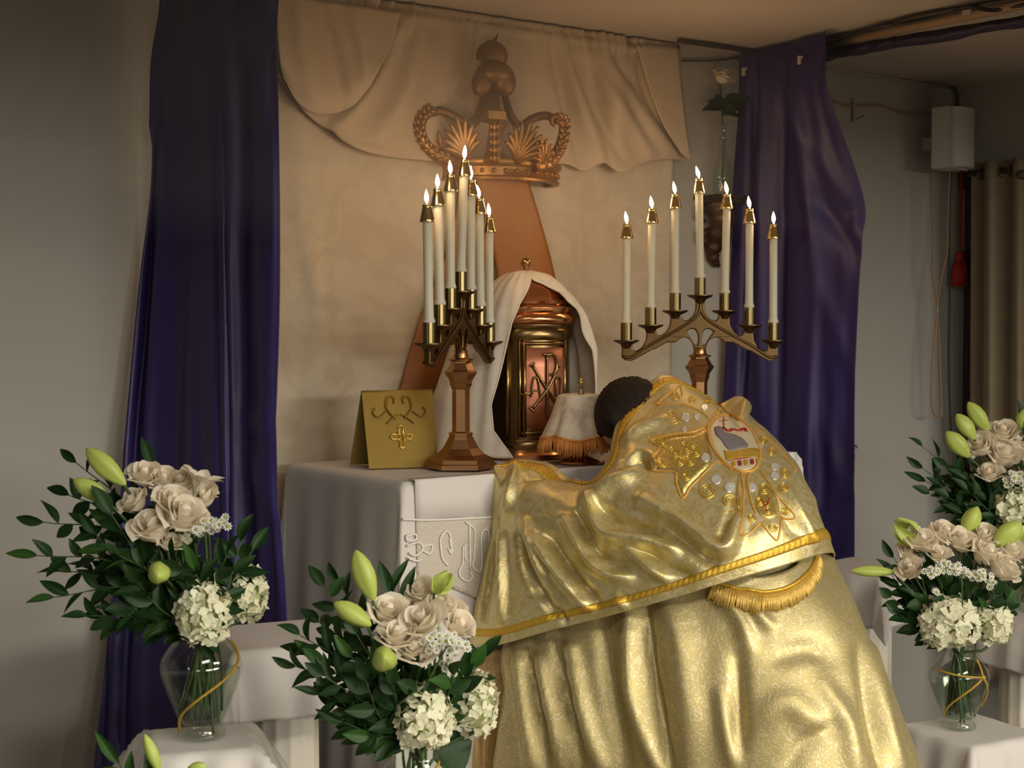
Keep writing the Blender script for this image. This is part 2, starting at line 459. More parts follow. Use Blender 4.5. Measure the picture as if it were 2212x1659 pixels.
MB().box((XR + .035, (WY0 + WY1) / 2, WZ1 - .035), (.05, WY0 - WY1 - .05, .05)).build('blind_headrail', 'blind', wn, smooth=False)

# ------------------------------------------------------------------ damask backcloth and gathered valance
DX0, DX1 = 1.765, float(on_y(1449, 600, -.02)[0])
nu, nv = 90, 60
X = np.linspace(DX0, DX1, nu); Zs = np.linspace(CEIL - .02, 0.25, nv)
G = np.zeros((nv, nu, 3)); G[..., 0] = X[None]; G[..., 2] = Zs[:, None]
u = np.linspace(0, 1, nu)[None]; v = np.linspace(0, 1, nv)[:, None]
G[..., 1] = -0.022 - .006 * np.sin(u * 21 + v * 2.0) * (0.4 + .6 * v) - .010 * np.exp(-((u - .06 - .10 * v) / .03) ** 2) - .006 * np.sin(u * 6 + 1) - .004 * noise2(nv, nu, 7, 9, 3)
G = sculpt(G, [([(640, 430), (668, 560), (690, 650), (705, 760)], 15, .010), ([(700, 830), (735, 880), (760, 920)], 10, .006), ([(625, 700), (640, 850), (650, 990)], 12, -.008), ([(1290, 480), (1330, 560), (1340, 700)], 14, .006)])
o = MB().grid(G).build('backcloth', 'damask_cream', None, fix=False)
props(cloth_thick(o, .0015), 'cream damask cloth with a scroll figure hung flat on the wall behind the altar', 'cloth')

val = thing('valance', 'gathered cream cloth valance swagged along the ceiling behind the crown', 'valance', (2.5, -.05, CEIL - .03))
hem = [(592, 150), (606, 172), (640, 226), (700, 276), (790, 328), (905, 346), (1000, 352), (1100, 354), (1215, 354), (1262, 369), (1300, 354), (1335, 374), (1385, 354), (1432, 345), (1491, 346)]
nu, nv = 190, 60
hp = np.array([on_y(a, b, -.06) for a, b in hem])
h2 = cr(hp, nu)
tx0, tx1 = float(on_y(592, 0, -.05)[0]), float(on_y(1467, 95, -.05)[0])
G = np.zeros((nv, nu, 3)); u = np.linspace(0, 1, nu); v = np.linspace(0, 1, nv)[:, None]
tx = np.interp(np.linspace(0, 1, nu), np.linspace(0, 1, nu), np.linspace(tx0, tx1, nu))
vv = v
G[..., 0] = tx[None] * (1 - vv) + h2[None, :, 0] * vv
G[..., 2] = (CEIL - .006) * (1 - vv) + h2[None, :, 2] * vv
rip = np.interp(np.linspace(0, 1, nu), np.linspace(0, 1, 160), np.random.default_rng(4).standard_normal(160))
gath = np.exp(-((u[None] - .25) / .14) ** 2) + np.exp(-((u[None] - .80) / .16) ** 2)
G[..., 1] = -.045 - .007 * rip[None] * np.exp(-(v / .16) ** 2) * (0.35 + gath) - .012 * np.sin(u[None] * 40 + 2.2 * np.sin(u[None] * 9)) * np.clip(v * 3, 0, 1) * np.exp(-((v - .35) / .5) ** 2) * (.3 + gath) - .02 * np.exp(-((v - .085) / .03) ** 2) * .35
G[..., 1] -= .03 * v * (0.4 + gath * .6)
G = sculpt(G, [([(868, 50), (800, 185), (718, 285)], 16, .030), ([(905, 55), (880, 190), (815, 300)], 22, .020), ([(850, 90), (790, 180), (740, 250)], 14, -.020),
    ([(985, 70), (960, 180), (925, 300)], 18, .012), ([(1170, 95), (1195, 220), (1225, 330)], 16, .014), ([(1215, 100), (1250, 220), (1300, 345)], 15, .020),
    ([(1265, 108), (1330, 225), (1400, 330)], 16, .024), ([(1300, 115), (1370, 225), (1440, 320)], 14, .020), ([(1372, 108), (1395, 200), (1432, 268), (1480, 338)], 8, -.018),
    ([(1240, 130), (1290, 240), (1345, 345)], 11, -.014), ([(1190, 120), (1220, 240), (1255, 350)], 11, -.012), ([(1330, 130), (1362, 180)], 8, -.014), ([(660, 240), (760, 310), (900, 338)], 10, -.014)])
o = MB().grid(G).build('valance_cloth', 'swag_cream', val, fix=False); cloth_thick(o, .0015)
tops = [(594, -14), (650, -6), (720, 4), (790, 14), (866, 26)]
mids = [(598, 60), (655, 90), (722, 110), (788, 108), (846, 96)]
low = [(603, 120), (646, 165), (705, 195), (775, 180), (822, 145)]
bots = [(608, 160), (645, 224), (694, 247), (757, 233), (800, 186)]
C = np.array([[on_y(a, b, yy) for a, b in row] for row, yy in ((tops, -.062), (mids, -.082), (low, -.098), (bots, -.088))])
G = crgrid(C, 36, 40)
G = sculpt(G, [([(690, 10), (720, 90), (740, 170), (745, 230)], 12, -.016), ([(755, 20), (778, 100), (786, 170)], 9, .012), ([(640, 10), (650, 110), (680, 220)], 18, .010), ([(725, 20), (760, 70), (790, 120)], 6, -.010)])
o = MB().grid(G).build('swag_flap', 'swag_cream', val, fix=False); cloth_thick(o, .0015)
C = np.array([[on_y(a, b, yy) for a, b in row] for row, yy in (([(1374, 96), (1420, 98), (1466, 101)], -.058), ([(1402, 190), (1440, 195), (1474, 198)], -.074), ([(1432, 268), (1460, 275), (1483, 280)], -.078), ([(1470, 330), (1482, 340), (1492, 346)], -.072))])
o = MB().grid(crgrid(C, 30, 16)).build('swag_flap', 'swag_cream', val, fix=False); cloth_thick(o, .0015)
g = on_y(1465, 102, -.075)
mb = MB().lathe([(.0075, -.001), (.0075, .001)], 14); mb.v = [(x, z, y) for x, y, z in mb.v]
link('grommet', mb.mesh('grommet', 'cable_dark'), val, Matrix.Translation(Vector(g) - Vector((2.5, -.05, CEIL - .03))))
MB().tube([(tx0 - .1, -.045, CEIL - .035), (tx1 + .01, -.045, CEIL - .035)], .007, 8).build('rod', 'pipe_tan', val)

# ------------------------------------------------------------------ purple curtains
def curtain(name, label, rows, folds, mtl, nv=80, nu=90, zig=0.0, seed=1, n=0.004):
    C = []
    for py, cols, Ys in rows:
        C.append([W(a, py, y) for a, y in zip(cols, Ys)])
    C = np.array(C)
    C[0][:, 2] = CEIL - .01; C[-1][:, 2] = 0.01
    G = crgrid(C, nv, nu)
    G = sculpt(G, folds)
    N = facing(G, normals(G))
    G = G + N * (n * noise2(nv, nu, 9, 12, seed))[..., None]
    G[..., 1] = np.minimum(G[..., 1], -.012)
    o = MB().grid(G).build(name, mtl, None, fix=False)
    return props(cloth_thick(o, .002), label, 'curtain')
LY = [3.72, 3.70, 3.60, 3.52, 3.50, 3.42, 3.40]
curtain('purple_curtain', 'deep purple satin curtain with a stitched seam hanging left of the altar', [
    (-80, [346, 375, 430, 472, 520, 565, 601], LY), (0, [345, 375, 430, 472, 520, 565, 600], LY),
    (132, [323, 365, 430, 472, 520, 565, 602], LY), (330, [322, 365, 432, 474, 522, 568, 604], LY),
    (600, [300, 345, 420, 476, 524, 570, 605], LY), (1000, [264, 325, 410, 482, 530, 572, 598], [3.66, 3.66, 3.58, 3.50, 3.50, 3.44, 3.42]),
    (1330, [232, 300, 400, 488, 545, 590, 618], [3.62, 3.62, 3.55, 3.50, 3.50, 3.46, 3.44]), (1659, [203, 280, 390, 492, 550, 598, 624], [3.58, 3.58, 3.52, 3.50, 3.50, 3.46, 3.45]),
    (1900, [190, 270, 385, 494, 552, 600, 628], [3.56, 3.56, 3.5, 3.5, 3.5, 3.46, 3.45])],
    [([(452, -60), (462, 400), (470, 800), (478, 1250), (482, 1700)], 5, -.010), ([(476, -60), (484, 400), (492, 800), (498, 1250), (502, 1700)], 4, -.008),
     ([(362, 120), (365, 400), (340, 700), (320, 1000), (300, 1600)], 16, .022), ([(330, 300), (310, 700), (290, 1000), (262, 1650)], 10, -.030),
     ([(545, 0), (560, 300), (566, 700), (580, 880), (575, 1100)], 20, .008), ([(520, 100), (524, 600), (520, 1000)], 16, -.012),
     ([(395, 500), (380, 900), (360, 1600)], 18, -.014), ([(495, 880), (530, 905), (580, 900)], 16, .012), ([(500, 960), (545, 1000), (590, 1100)], 18, .010),
     ([(420, 900), (415, 1300), (410, 1650)], 14, .012), ([(250, 1000), (232, 1300), (215, 1650)], 10, -.03)],
    'purple_satin', seed=2)
RY = [4.93, 4.86, 4.78, 4.70, 4.62, 4.56]
curtain('purple_curtain', 'dark purple satin curtain hanging right of the altar from the ceiling pipe', [
    (95, [1598, 1640, 1682, 1722, 1760, 1786], RY), (150, [1597, 1640, 1682, 1722, 1760, 1784], RY), (235, [1592, 1640, 1684, 1726, 1768, 1800], RY),
    (430, [1585, 1640, 1695, 1750, 1815, 1866], [4.93, 4.86, 4.8, 4.72, 4.66, 4.62]), (540, [1580, 1636, 1692, 1748, 1812, 1860], [4.93, 4.86, 4.8, 4.72, 4.66, 4.62]),
    (850, [1563, 1622, 1684, 1742, 1800, 1847], [4.93, 4.88, 4.82, 4.76, 4.72, 4.68]), (1200, [1552, 1615, 1680, 1740, 1798, 1845], [4.93, 4.88, 4.84, 4.78, 4.74, 4.70]),
    (1600, [1548, 1612, 1678, 1738, 1796, 1845], [4.93, 4.9, 4.86, 4.8, 4.76, 4.72])],
    [([(1650, 130), (1645, 500), (1640, 900)], 12, .02), ([(1628, 130), (1618, 500), (1600, 900)], 8, -.03), ([(1690, 150), (1685, 500), (1680, 1000)], 12, -.022),
     ([(1700, 180), (1750, 300), (1830, 430)], 20, .016), ([(1760, 420), (1830, 520), (1850, 560)], 18, -.016), ([(1730, 150), (1735, 330), (1760, 600), (1740, 1100)], 16, .016),
     ([(1770, 620), (1810, 720), (1840, 800)], 14, .012), ([(1780, 900), (1800, 1000), (1835, 1040)], 14, .012), ([(1790, 800), (1780, 1100)], 12, -.012)],
    'purple_satin', seed=5)

# pipe along the ceiling with the bunched head of the curtain, brackets, cables
PX = 3.60
PZ = float(on_x(1963, 61, PX)[2])
pp = thing('ceiling_pipe', 'tan painted pipe fixed under the ceiling running out from the wall', 'pipe', (PX, 0, PZ))
MB().tube([(PX, -.01, PZ), (PX, -2.6, PZ)], .0135, 14).build('pipe', 'pipe_tan', pp)
for px, py in ((1658, 98), (2094, 22)):
    b = on_x(px, py + 12, PX)
    MB().box((PX, b[1], (PZ + CEIL) / 2), (.03, .03, CEIL - PZ)).build('bracket', 'cable_white', pp, smooth=False)
up = [(1596, 140), (1700, 122), (1784, 107), (1900, 87), (1963, 76), (2100, 54), (2212, 36), (2330, 16)]
lo = [(1596, 170), (1700, 152), (1784, 134), (1817, 124), (1869, 117), (1943, 102), (2047, 89), (2135, 68), (2212, 59), (2330, 40)]
A = cr(np.array([on_x(a, b, PX) for a, b in up]), 80); B = cr(np.array([on_x(a, b, PX) for a, b in lo]), 80)
Gs = []
for t in np.linspace(0, 1, 9):
    a = PI * t
    row = A * (1 - t) + B * t
    row = row + np.array([-.016 * math.sin(a) - .004, 0, 0])
    row[:, 0] += .003 * np.sin(np.arange(80) * .9 + 2 * t)
    Gs.append(row)
o = MB().grid(np.array(Gs)).build('curtain_heading', 'purple_dark', None, fix=False)
props(cloth_thick(o, .006), 'dark purple cloth band bunched along under the ceiling pipe', 'curtain')
for px, py, lab in ((1727, 130, 'white plastic clip on the pipe above the right purple curtain'), (1606, 155, 'white plastic clip on the top corner of the right purple curtain')):
    c = W(px, py, 4.66 if px > 1700 else 4.86)
    t = thing('curtain_clip', lab, 'clip', c, group='curtain clips')
    MB().box((0, 0, 0), (.006, .012, .026)).build('clip_body', 'cable_white', t, world=False, smooth=False)
    MB().box((0, -.009, .008), (.004, .012, .006)).build('clip_tongue', 'cable_white', t, world=False, smooth=False)
def ceil_pts(l, d=.008): return cr(np.array([on_z(a, b, CEIL - d) for a, b in l]), 12 * len(l))
props(MB().tube(ceil_pts([(1466, 88), (1560, 101), (1640, 112), (1720, 99), (1790, 84), (1880, 64), (1960, 40), (2050, 22), (2130, 8), (2230, -8)], .012), .008, 8).build('cable', 'cable_dark'), 'thick dark cable running along the ceiling beside the pipe', 'cable')
props(MB().tube(ceil_pts([(1720, 108), (1800, 92), (1890, 60), (1960, 50), (2060, 26), (2090, 14), (2150, 22), (2230, 6)], .02), .006, 8).build('cable', 'cable_dark'), 'thin dark cable looping off the ceiling beside the pipe', 'cable')
props(MB().tube(cr(np.array([on_y(a, b, -.012) for a, b in [(1474, 132), (1530, 131), (1590, 126), (1640, 120)]]), 20), .003, 6).build('cable', 'cable_dark'), 'thin dark cable on the wall above the rose vase', 'cable')
props(MB().tube([on_y(a, b, -.012) for a, b in [(1786, 147), (1900, 165), (2056, 190)]], .006, 6).build('conduit', 'wall_paint'), 'painted conduit along the corner of wall and ceiling behind the speaker', 'conduit')
props(MB().tube(cr(np.array([on_y(a, b, -.015) for a, b in [(1780, 205), (1800, 218), (1838, 229), (1900, 228), (1950, 244), (2000, 245), (2040, 236)]]), 50), .0035, 6).build('speaker_wire', 'cable_copper'), 'brown wire running along the wall to the white speaker', 'wire')
a, b = on_y(1845, 215, -.012), on_y(1845, 262, -.012)
mb = MB()
for t in np.linspace(0, 1, 7)[:-1]:
    c = a * (1 - t - 1 / 12) + b * (t + 1 / 12); mb.box(c, (.010 + .002 * math.sin(9 * t), .010, .014))
props(mb.build('cable_tape', 'cable_white'), 'white strip of tape holding the wire to the wall', 'tape')
props(MB().tube(cr(np.array([on_y(p, q, y) for p, q, y in [(1851, 256, -.004), (1853, 256, -.03), (1860, 254, -.03), (1865, 249, -.03)]]), 16), .002, 6).build('wall_hook', 'cable_dark'), 'small bent dark hook in the wall beside the tape', 'hook')
props(MB().tube(cr(np.array([on_y(p, q, -.01) for p, q in [(1842, 1000), (1846, 985), (1842, 965), (1849, 962), (1852, 968)]]), 20), .0022, 6).build('wall_hook', 'cable_dark'), 'thin bent wire hook on the wall beside the right purple curtain', 'hook')

# speaker on the wall near the corner
sp = thing('speaker', 'white loudspeaker with a curved grille mounted high near the wall corner', 'speaker', W(2061, 300, 5.42), math.radians(11))
prof = [(-.062, .06), (.062, .06), (.074, .05), (.076, -.02), (-.076, -.02), (-.074, .05)]
MB().prism([prof], .222, lambda x, y, d: (x, y, d)).build('shell', 'speaker_shell', sp, world=False, smooth=False)
fr2 = [(-.076, -.021)] + [(.076 * math.sin(a), -.021 - .042 * math.cos(a) ** .7) for a in np.linspace(-1.45, 1.45, 15)] + [(.076, -.021)]
MB().prism([fr2], .216, lambda x, y, d: (x, y, d)).build('grille', 'speaker_grille', sp, world=False, sharp=40)
MB().box((.085, .11, .0), (.02, .12, .05)).build('wall_bracket', 'speaker_shell', sp, world=False, smooth=False)
mb = MB().lathe([(.014, -.002), (.014, .002)], 16); mb.v = [(x + .05, -.05 + z * .2, y + .09) for x, y, z in mb.v]
mb.build('badge', 'speaker_shell', sp, world=False)
props(MB().tube(cr(np.array([W(p, q, 5.42) for p, q in [(2055, 188), (2064, 196), (2068, 212), (2066, 240)]]), 20), .008, 8).build('speaker_cable', 'cable_dark'), 'thick black cable curving from the ceiling into the speaker', 'cable')
props(MB().tube(cr(np.array([on_y(p, q, -.10) for p, q in [(2016, 362), (2013, 440), (2016, 520), (2014, 580), (2020, 630), (2026, 668), (2018, 740), (2012, 830), (2014, 885), (2026, 901), (2034, 890), (2031, 800), (2029, 730), (2024, 668), (2036, 590), (2046, 540), (2047, 480), (2052, 364)]]), 160), .0038, 6).build('speaker_wire', 'cable_copper'), 'long brown wire hanging in a twisted loop under the speaker', 'wire')
props(MB().tube(cr(np.array([on_y(p, q, -.06) for p, q in [(2054, 364), (2050, 480), (2051, 620), (2049, 760), (2052, 880), (2056, 960)]]), 60), .0035, 6).build('speaker_wire', 'cable_dark'), 'straight dark wire hanging down the wall corner', 'wire')

# tan curtain on its rod, red tassel
XC = XR - .09
rod = thing('curtain_rod', 'dark curtain rod over the window carrying the tan curtain', 'curtain rod', on_x(2150, 362, XC))
ra = on_x(2108, 360, XC); 
rz = float(on_x(2190, 366, XC)[2])
MB().tube([(XC, ra[1] + .03, rz), (XC, -1.9, rz)], .012, 12).build('rod', 'wood_dark', rod)
for k in range(5):
    c = on_x(2120 + k * 22, 366, XC); ring = [(XC + .020 * math.sin(t), c[1], rz - .004 + .020 * math.cos(t)) for t in np.linspace(0, 2 * PI, 20)[:-1]]
    MB().tube(ring, .003, 6, closed=True).build('ring', 'wood_dark', rod)
k = on_x(2206, 378, XC - .03); mb = MB().lathe([(.001, -.02), (.014, -.014), (.02, 0), (.014, .014), (.001, .02)], 16, k); mb.build('finial', 'wood_dark', rod)
ya, yb = float(on_x(2103, 500, XC)[1]), -1.6
nu, nv = 120, 30
yy = np.linspace(ya, yb, nu); G = np.zeros((nv, nu, 3))
ph = (ya - yy) / .060 * PI
for j, t in enumerate(np.linspace(0, 1, nv)):
    G[j, :, 0] = XC - .01 + .030 * np.sign(np.sin(ph)) * np.abs(np.sin(ph)) ** .6 + .006 * np.sin(3 * ph + 3 * t) * t
    G[j, :, 1] = yy + (.006 * t + .006) * np.cos(2 * ph) - .02 * t
    G[j, :, 2] = (rz + .035 + .006 * np.sin(2 * ph)) * (1 - t) + .06 * t
o = MB().grid(G).build('window_curtain', 'tan_curtain', None, fix=False)
props(cloth_thick(o, .002), 'tan slubbed curtain in deep pleats drawn beside the dark window', 'curtain')
tq = on_x(2073, 580, XR - .015)
ta = thing('tassel', 'red silk tassel on a red cord hanging before the dark window', 'tassel', tq)
p1 = on_x(2078, 368, XR - .015); p2 = on_x(2074, 535, XR - .015)
MB().tube([p1, (p1 + p2) / 2 + np.array([0, .004, 0]), p2], .006, 8).build('cord', 'red_cord', ta)
p3 = on_x(2073, 558, XR - .015); p4 = on_x(2072, 618, XR - .015)
zc = float(p3[2])
MB().lathe([(.004, .03), (.014, .022), (.018, .008), (.013, -.004), (.022, -.016)], 14, (p3[0], p3[1], zc)).build('knob', 'red_cord', ta)
mb = MB()
for i in range(26):
    a = 2 * PI * i / 26
    mb.tube([(p3[0] + .020 * math.cos(a), p3[1] + .020 * math.sin(a), zc - .012), (p3[0] + .026 * math.cos(a), p3[1] + .026 * math.sin(a), zc - .06), (p4[0] + .027 * math.cos(a + .1), p4[1] + .027 * math.sin(a + .1), float(p4[2]))], .0042, 5)
mb.build('tassel_strands', 'red_cord', ta)['kind'] = 'stuff'
# ------------------------------------------------------------------ crown on the wall
cw = on_y(1062, 387, 0)
CX, CZ0 = float(cw[0]), float(cw[2])
cr_ = thing('crown', 'large carved gilt wooden half crown mounted on the cloth above the altar', 'crown', (CX, -.03, CZ0))
def C3(px, py, out): return on_y(px, py, -out)
# band: half ring
def halfring(R, z0, z1, rf, n=40):
    mb = MB(); rows = []
    for r, z in rf:
        rows.append([(R * r * math.sin(a), -R * r * math.cos(a) * .78, z0 + (z1 - z0) * z) for a in np.linspace(-PI / 2, PI / 2, n)])
    return mb.grid(np.array(rows))
bandR = .205
mb = halfring(bandR, -.018, .042, [(.86, 0), (.97, 0), (.985, .12), (.95, .2), (.95, .62), (1.0, .70), (1.02, .85), (1.0, 1.0), (.86, 1.0), (.86, 0)])
mb.build('band', 'gilt', cr_, world=False, sharp=50)
bead = MB().lathe([(.0005, -.0075), (.005, -.0055), (.0075, 0), (.005, .0055), (.0005, .0075)], 10).mesh('bead', 'gilt')
for i in range(15):
    a = -1.3 + 2.6 * i / 14
    link('bead', bead, cr_, Matrix.Translation((bandR * .955 * math.sin(a), -bandR * .955 * .78 * math.cos(a), .007)))
def on_ring(px, py, R=.20):
    """a point of the crown's round front, R from its axis"""
    d = ray(px, py); o = CAM - np.array([CX, -.03, 0]); 
    A = d[0] ** 2 + (d[1] / .8) ** 2; B = 2 * (o[0] * d[0] + o[1] * d[1] / .64); Cc = o[0] ** 2 + (o[1] / .8) ** 2 - R * R
    D = B * B - 4 * A * Cc
    t = (-B - math.sqrt(D)) / (2 * A) if D > 0 else -B / (2 * A)
    p = CAM + d * t; p[1] = min(p[1], -.035)
    return p
def leafy(name, base, tip, width, lobes, curl, out):
    """an acanthus leaf: lobed sheet with ribs, curling forward at the top"""
    base, tip = np.array(base), np.array(tip); ax = tip - base; L = np.linalg.norm(ax); ax = ax / L
    o3 = unit(np.array(out) - ax * np.dot(out, ax)); sd = np.cross(ax, o3)
    nt_, ns = 40, 17; G = np.zeros((nt_, ns, 3))
    for i, t in enumerate(np.linspace(0, 1, nt_)):
        w = width * (.30 + .70 * math.sin(PI * min(1, t * .82 + .12)) ** .8) * (1 - .75 * t ** 5)
        w *= 1 + .26 * abs(math.sin(lobes * PI * t)) - .13
        for j, s in enumerate(np.linspace(-1, 1, ns)):
            c = curl * max(0, t - .72) ** 2 * 12
            p = base + ax * (L * t - abs(s) * .10 * L * (1 - t) + (.06 * L * abs(s) * math.sin(lobes * PI * t)) - c * .02) + sd * (w * s)
            p = p + o3 * (.018 * (1 - s * s) + c * .03 + .006 * math.cos(s * 5 * PI) + .007 * math.cos(s * 2.5 * PI))
            G[i, j] = p
    o = MB().grid(G).build(name, 'gilt', cr_, fix=False)
    return cloth_thick(o, .009)
camward = unit(-H_ + np.array([0, 0, .1]))
def acanthus(base, tip, spread, nf, w, out):
    """an acanthus leaf: ribbed fingers fanning from one root, tips curling out"""
    base, tip = np.array(base), np.array(tip); ax = tip - base; L = np.linalg.norm(ax); ax = ax / L
    o3 = unit(np.array(out) - ax * np.dot(out, ax)); sd = np.cross(ax, o3); mb = MB()
    for i in range(nf):
        q = -1 + 2 * i / (nf - 1); l = L * (1 - .42 * abs(q) ** 1.3); an = q * spread
        st = base + ax * L * .18 * (1 - abs(q)) * .3
        pts = []
        for t in np.linspace(0, 1, 9):
            b_ = an * (.35 + .65 * t)
            pts.append(st + (ax * math.cos(b_) + sd * math.sin(b_)) * l * t + o3 * (.022 * math.sin(PI * t * .55) + .030 * max(0, t - .72) ** 1.2 + .006 * (1 - abs(q))) + sd * q * w * .25 * math.sin(PI * t))
        mb.tube(pts, [w * (.55 + .55 * math.sin(PI * min(1, t * .75 + .1))) * (1 - .45 * t ** 4) for t in np.linspace(0, 1, 9)], 8, flat=.7)
    mb.build('acanthus_leaf', 'gilt', cr_)
def outw(p): return unit(np.array([p[0] - CX, p[1], 0]) * .7 + camward * .6)
for bx, by, tx_, ty, sp_, nf, w, R in ((1008, 348, 988, 256, .85, 9, .011, .205), (1118, 354, 1146, 266, .85, 9, .011, .205), (1172, 356, 1160, 292, .7, 7, .009, .205), (958, 348, 952, 285, .6, 5, .009, .205)):
    a, b = on_ring(bx, by, R), on_ring(tx_, ty, R * 1.1)
    acanthus(a, b, sp_, nf, w, outw(a))
for sgn, pts in ((-1, [(985, 346), (948, 338), (920, 314), (908, 284), (912, 258), (928, 242)]), (1, [(1155, 358), (1185, 352), (1208, 322), (1218, 288), (1216, 264), (1202, 258)])):
    P = cr(np.array([on_y(a, b, -.07 - .0 * i) if sgn < 0 else on_ring(a, b, .20 + .045 * min(1, i / 3)) for i, (a, b) in enumerate(pts)]), 36)
    MB().tube(P, .018 * np.linspace(1.15, .75, 36), 10).build('scroll', 'gilt', cr_)
    mb = MB()
    for i in range(3, 34, 3):                        # overlapping carved leaflets along the scroll
        tg = unit(P[min(35, i + 1)] - P[i - 1]); o3 = unit(camward - tg * camward.dot(tg)); sd = np.cross(tg, o3)
        for e in (-1, 1): mb.tube([P[i] + o3 * .010, P[i] + o3 * .018 + sd * e * .010 + tg * .010, P[i] + o3 * .012 + sd * e * .016 + tg * .024], [.006, .006, .002], 6)
    mb.build('scroll_leafwork', 'gilt', cr_)
    e = P[-1]; MB().tube([e + np.array([0, 0, -.004]) + .014 * np.array([math.cos(t) * R_[0], math.cos(t) * R_[1], math.sin(t)]) for t in np.linspace(0, 4.6, 14)], np.linspace(.010, .006, 14), 8).build('volute', 'gilt', cr_)
    arch = [(930, 244), (955, 240), (985, 254), (1012, 270)] if sgn < 0 else [(1210, 262), (1180, 250), (1152, 256), (1128, 272)]
    P = cr(np.array([on_y(a, b, -.07 - .015 * i) if sgn < 0 else on_ring(a, b, .23 - .03 * i) for i, (a, b) in enumerate(arch)]), 20)
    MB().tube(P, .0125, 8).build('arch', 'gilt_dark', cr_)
# straps rising to the cushion
for pts, w in (([(1062, 350), (1070, 300), (1072, 258), (1068, 240)], .026), ([(1012, 272), (1034, 252), (1046, 225), (1054, 195)], .024), ([(1120, 275), (1103, 250), (1095, 225), (1088, 195)], .022), ([(1062, 262), (1060, 225), (1060, 190)], .030)):
    dep = .20 if w == .026 else .12
    P = cr(np.array([on_y(a, b, -(dep - .01 * i)) for i, (a, b) in enumerate(pts)]), 24)
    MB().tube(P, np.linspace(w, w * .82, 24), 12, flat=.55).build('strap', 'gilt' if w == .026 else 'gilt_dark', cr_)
P = [on_y(1068, y, -.222) for y in (340, 322, 305, 288, 272)]
for i, p in enumerate(P):
    mb = MB().lathe([(.0005, -.014), (.006, -.008), (.008, 0), (.005, .009), (.0005, .014)], 8, p); mb.build('carved_drop', 'gilt', cr_)
    for s in (-1, 1):
        MB().tube([p + R_ * s * .006 - np.array([0, 0, .006]), p + R_ * s * .016 + np.array([0, 0, .008])], [.006, .002], 6).build('carved_leaf', 'gilt', cr_)
p = on_y(1070, 250, -.21); MB().box(p, (.055, .03, .022), -TH * .3).build('carved_cap', 'gilt', cr_, sharp=30)
# cushion of three lobes and the ball on top
cc = on_y(1066, 172, -.12)
def lobe(c, rx, rz, tilt, name='cushion_lobe'):
    rows = []
    for th in np.linspace(.02, PI - .02, 20):
        rows.append([c + np.array([rx * math.sin(th) * math.cos(a) * (1 + .012 * math.cos(20 * a)) + tilt * rz * math.cos(th), rx * .8 * math.sin(th) * math.sin(a) * (1 + .012 * math.cos(20 * a)), rz * math.cos(th)]) for a in np.linspace(0, 2 * PI, 61)[:-1]])
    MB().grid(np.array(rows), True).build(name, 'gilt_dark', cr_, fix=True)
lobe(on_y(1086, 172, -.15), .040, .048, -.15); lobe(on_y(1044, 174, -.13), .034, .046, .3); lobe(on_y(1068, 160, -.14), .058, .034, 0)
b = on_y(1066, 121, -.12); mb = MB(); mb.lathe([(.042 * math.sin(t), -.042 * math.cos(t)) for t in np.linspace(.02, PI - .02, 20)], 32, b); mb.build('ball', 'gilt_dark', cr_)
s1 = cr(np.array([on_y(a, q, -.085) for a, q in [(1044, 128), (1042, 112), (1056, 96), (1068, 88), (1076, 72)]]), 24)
MB().tube(s1, np.linspace(.022, .0015, 24), 10).build('finial', 'gilt_dark', cr_)  # dark spike standing in for shade and a gap in the valance behind the ball

# ------------------------------------------------------------------ orange bands falling from the crown
def band(label, L, Rr, ys):
    A = cr(np.array([on_y(a, b, y) for (a, b), y in zip(L, ys)]), 40); B = cr(np.array([on_y(a, b, y) for (a, b), y in zip(Rr, ys)]), 40)
    G = np.array([[A[i] * (1 - s) + B[i] * s + np.array([0, -.006 * math.sin(PI * s) - .003 * math.sin(5 * s + i * .2), 0]) for s in np.linspace(0, 1, 14)] for i in range(40)])
    o = MB().grid(G).build('satin_band', 'orange_satin', None, fix=False)
    return props(cloth_thick(o, .003), label, 'ribbon', 'orange bands under the crown')
band('wide orange satin band slanting down from crown to behind the gold burse', [(1000, 372), (965, 540), (905, 700), (862, 848), (850, 890)], [(1078, 378), (1050, 560), (982, 712), (938, 850), (925, 890)], [-.06, -.05, -.045, -.045, -.045])
band('wide orange satin band falling from the crown to behind the tabernacle', [(1022, 370), (1052, 480), (1076, 597), (1090, 680), (1100, 740)], [(1140, 380), (1168, 480), (1200, 606), (1215, 690), (1224, 740)], [-.09, -.07, -.06, -.05, -.045])

# ------------------------------------------------------------------ altar
AX0, AX1, AY0, AY1, AZ = 1.80, 3.13, -.686, -.115, 1.011
al = thing('altar_table', 'plain wooden altar table hidden under white cloths', 'table', ((AX0 + AX1) / 2, (AY0 + AY1) / 2, 0))
MB().box(((AX0 + AX1) / 2, (AY0 + AY1) / 2, AZ - .03), (AX1 - AX0 - .02, AY1 - AY0 - .02, .04)).build('tabletop', 'wood_dark', al, smooth=False)
for x in (AX0 + .06, AX1 - .06):
    for y in (AY0 + .06, AY1 - .06): MB().box((x, y, (AZ - .05) / 2), (.06, .06, AZ - .05)).build('leg', 'wood_dark', al, smooth=False)

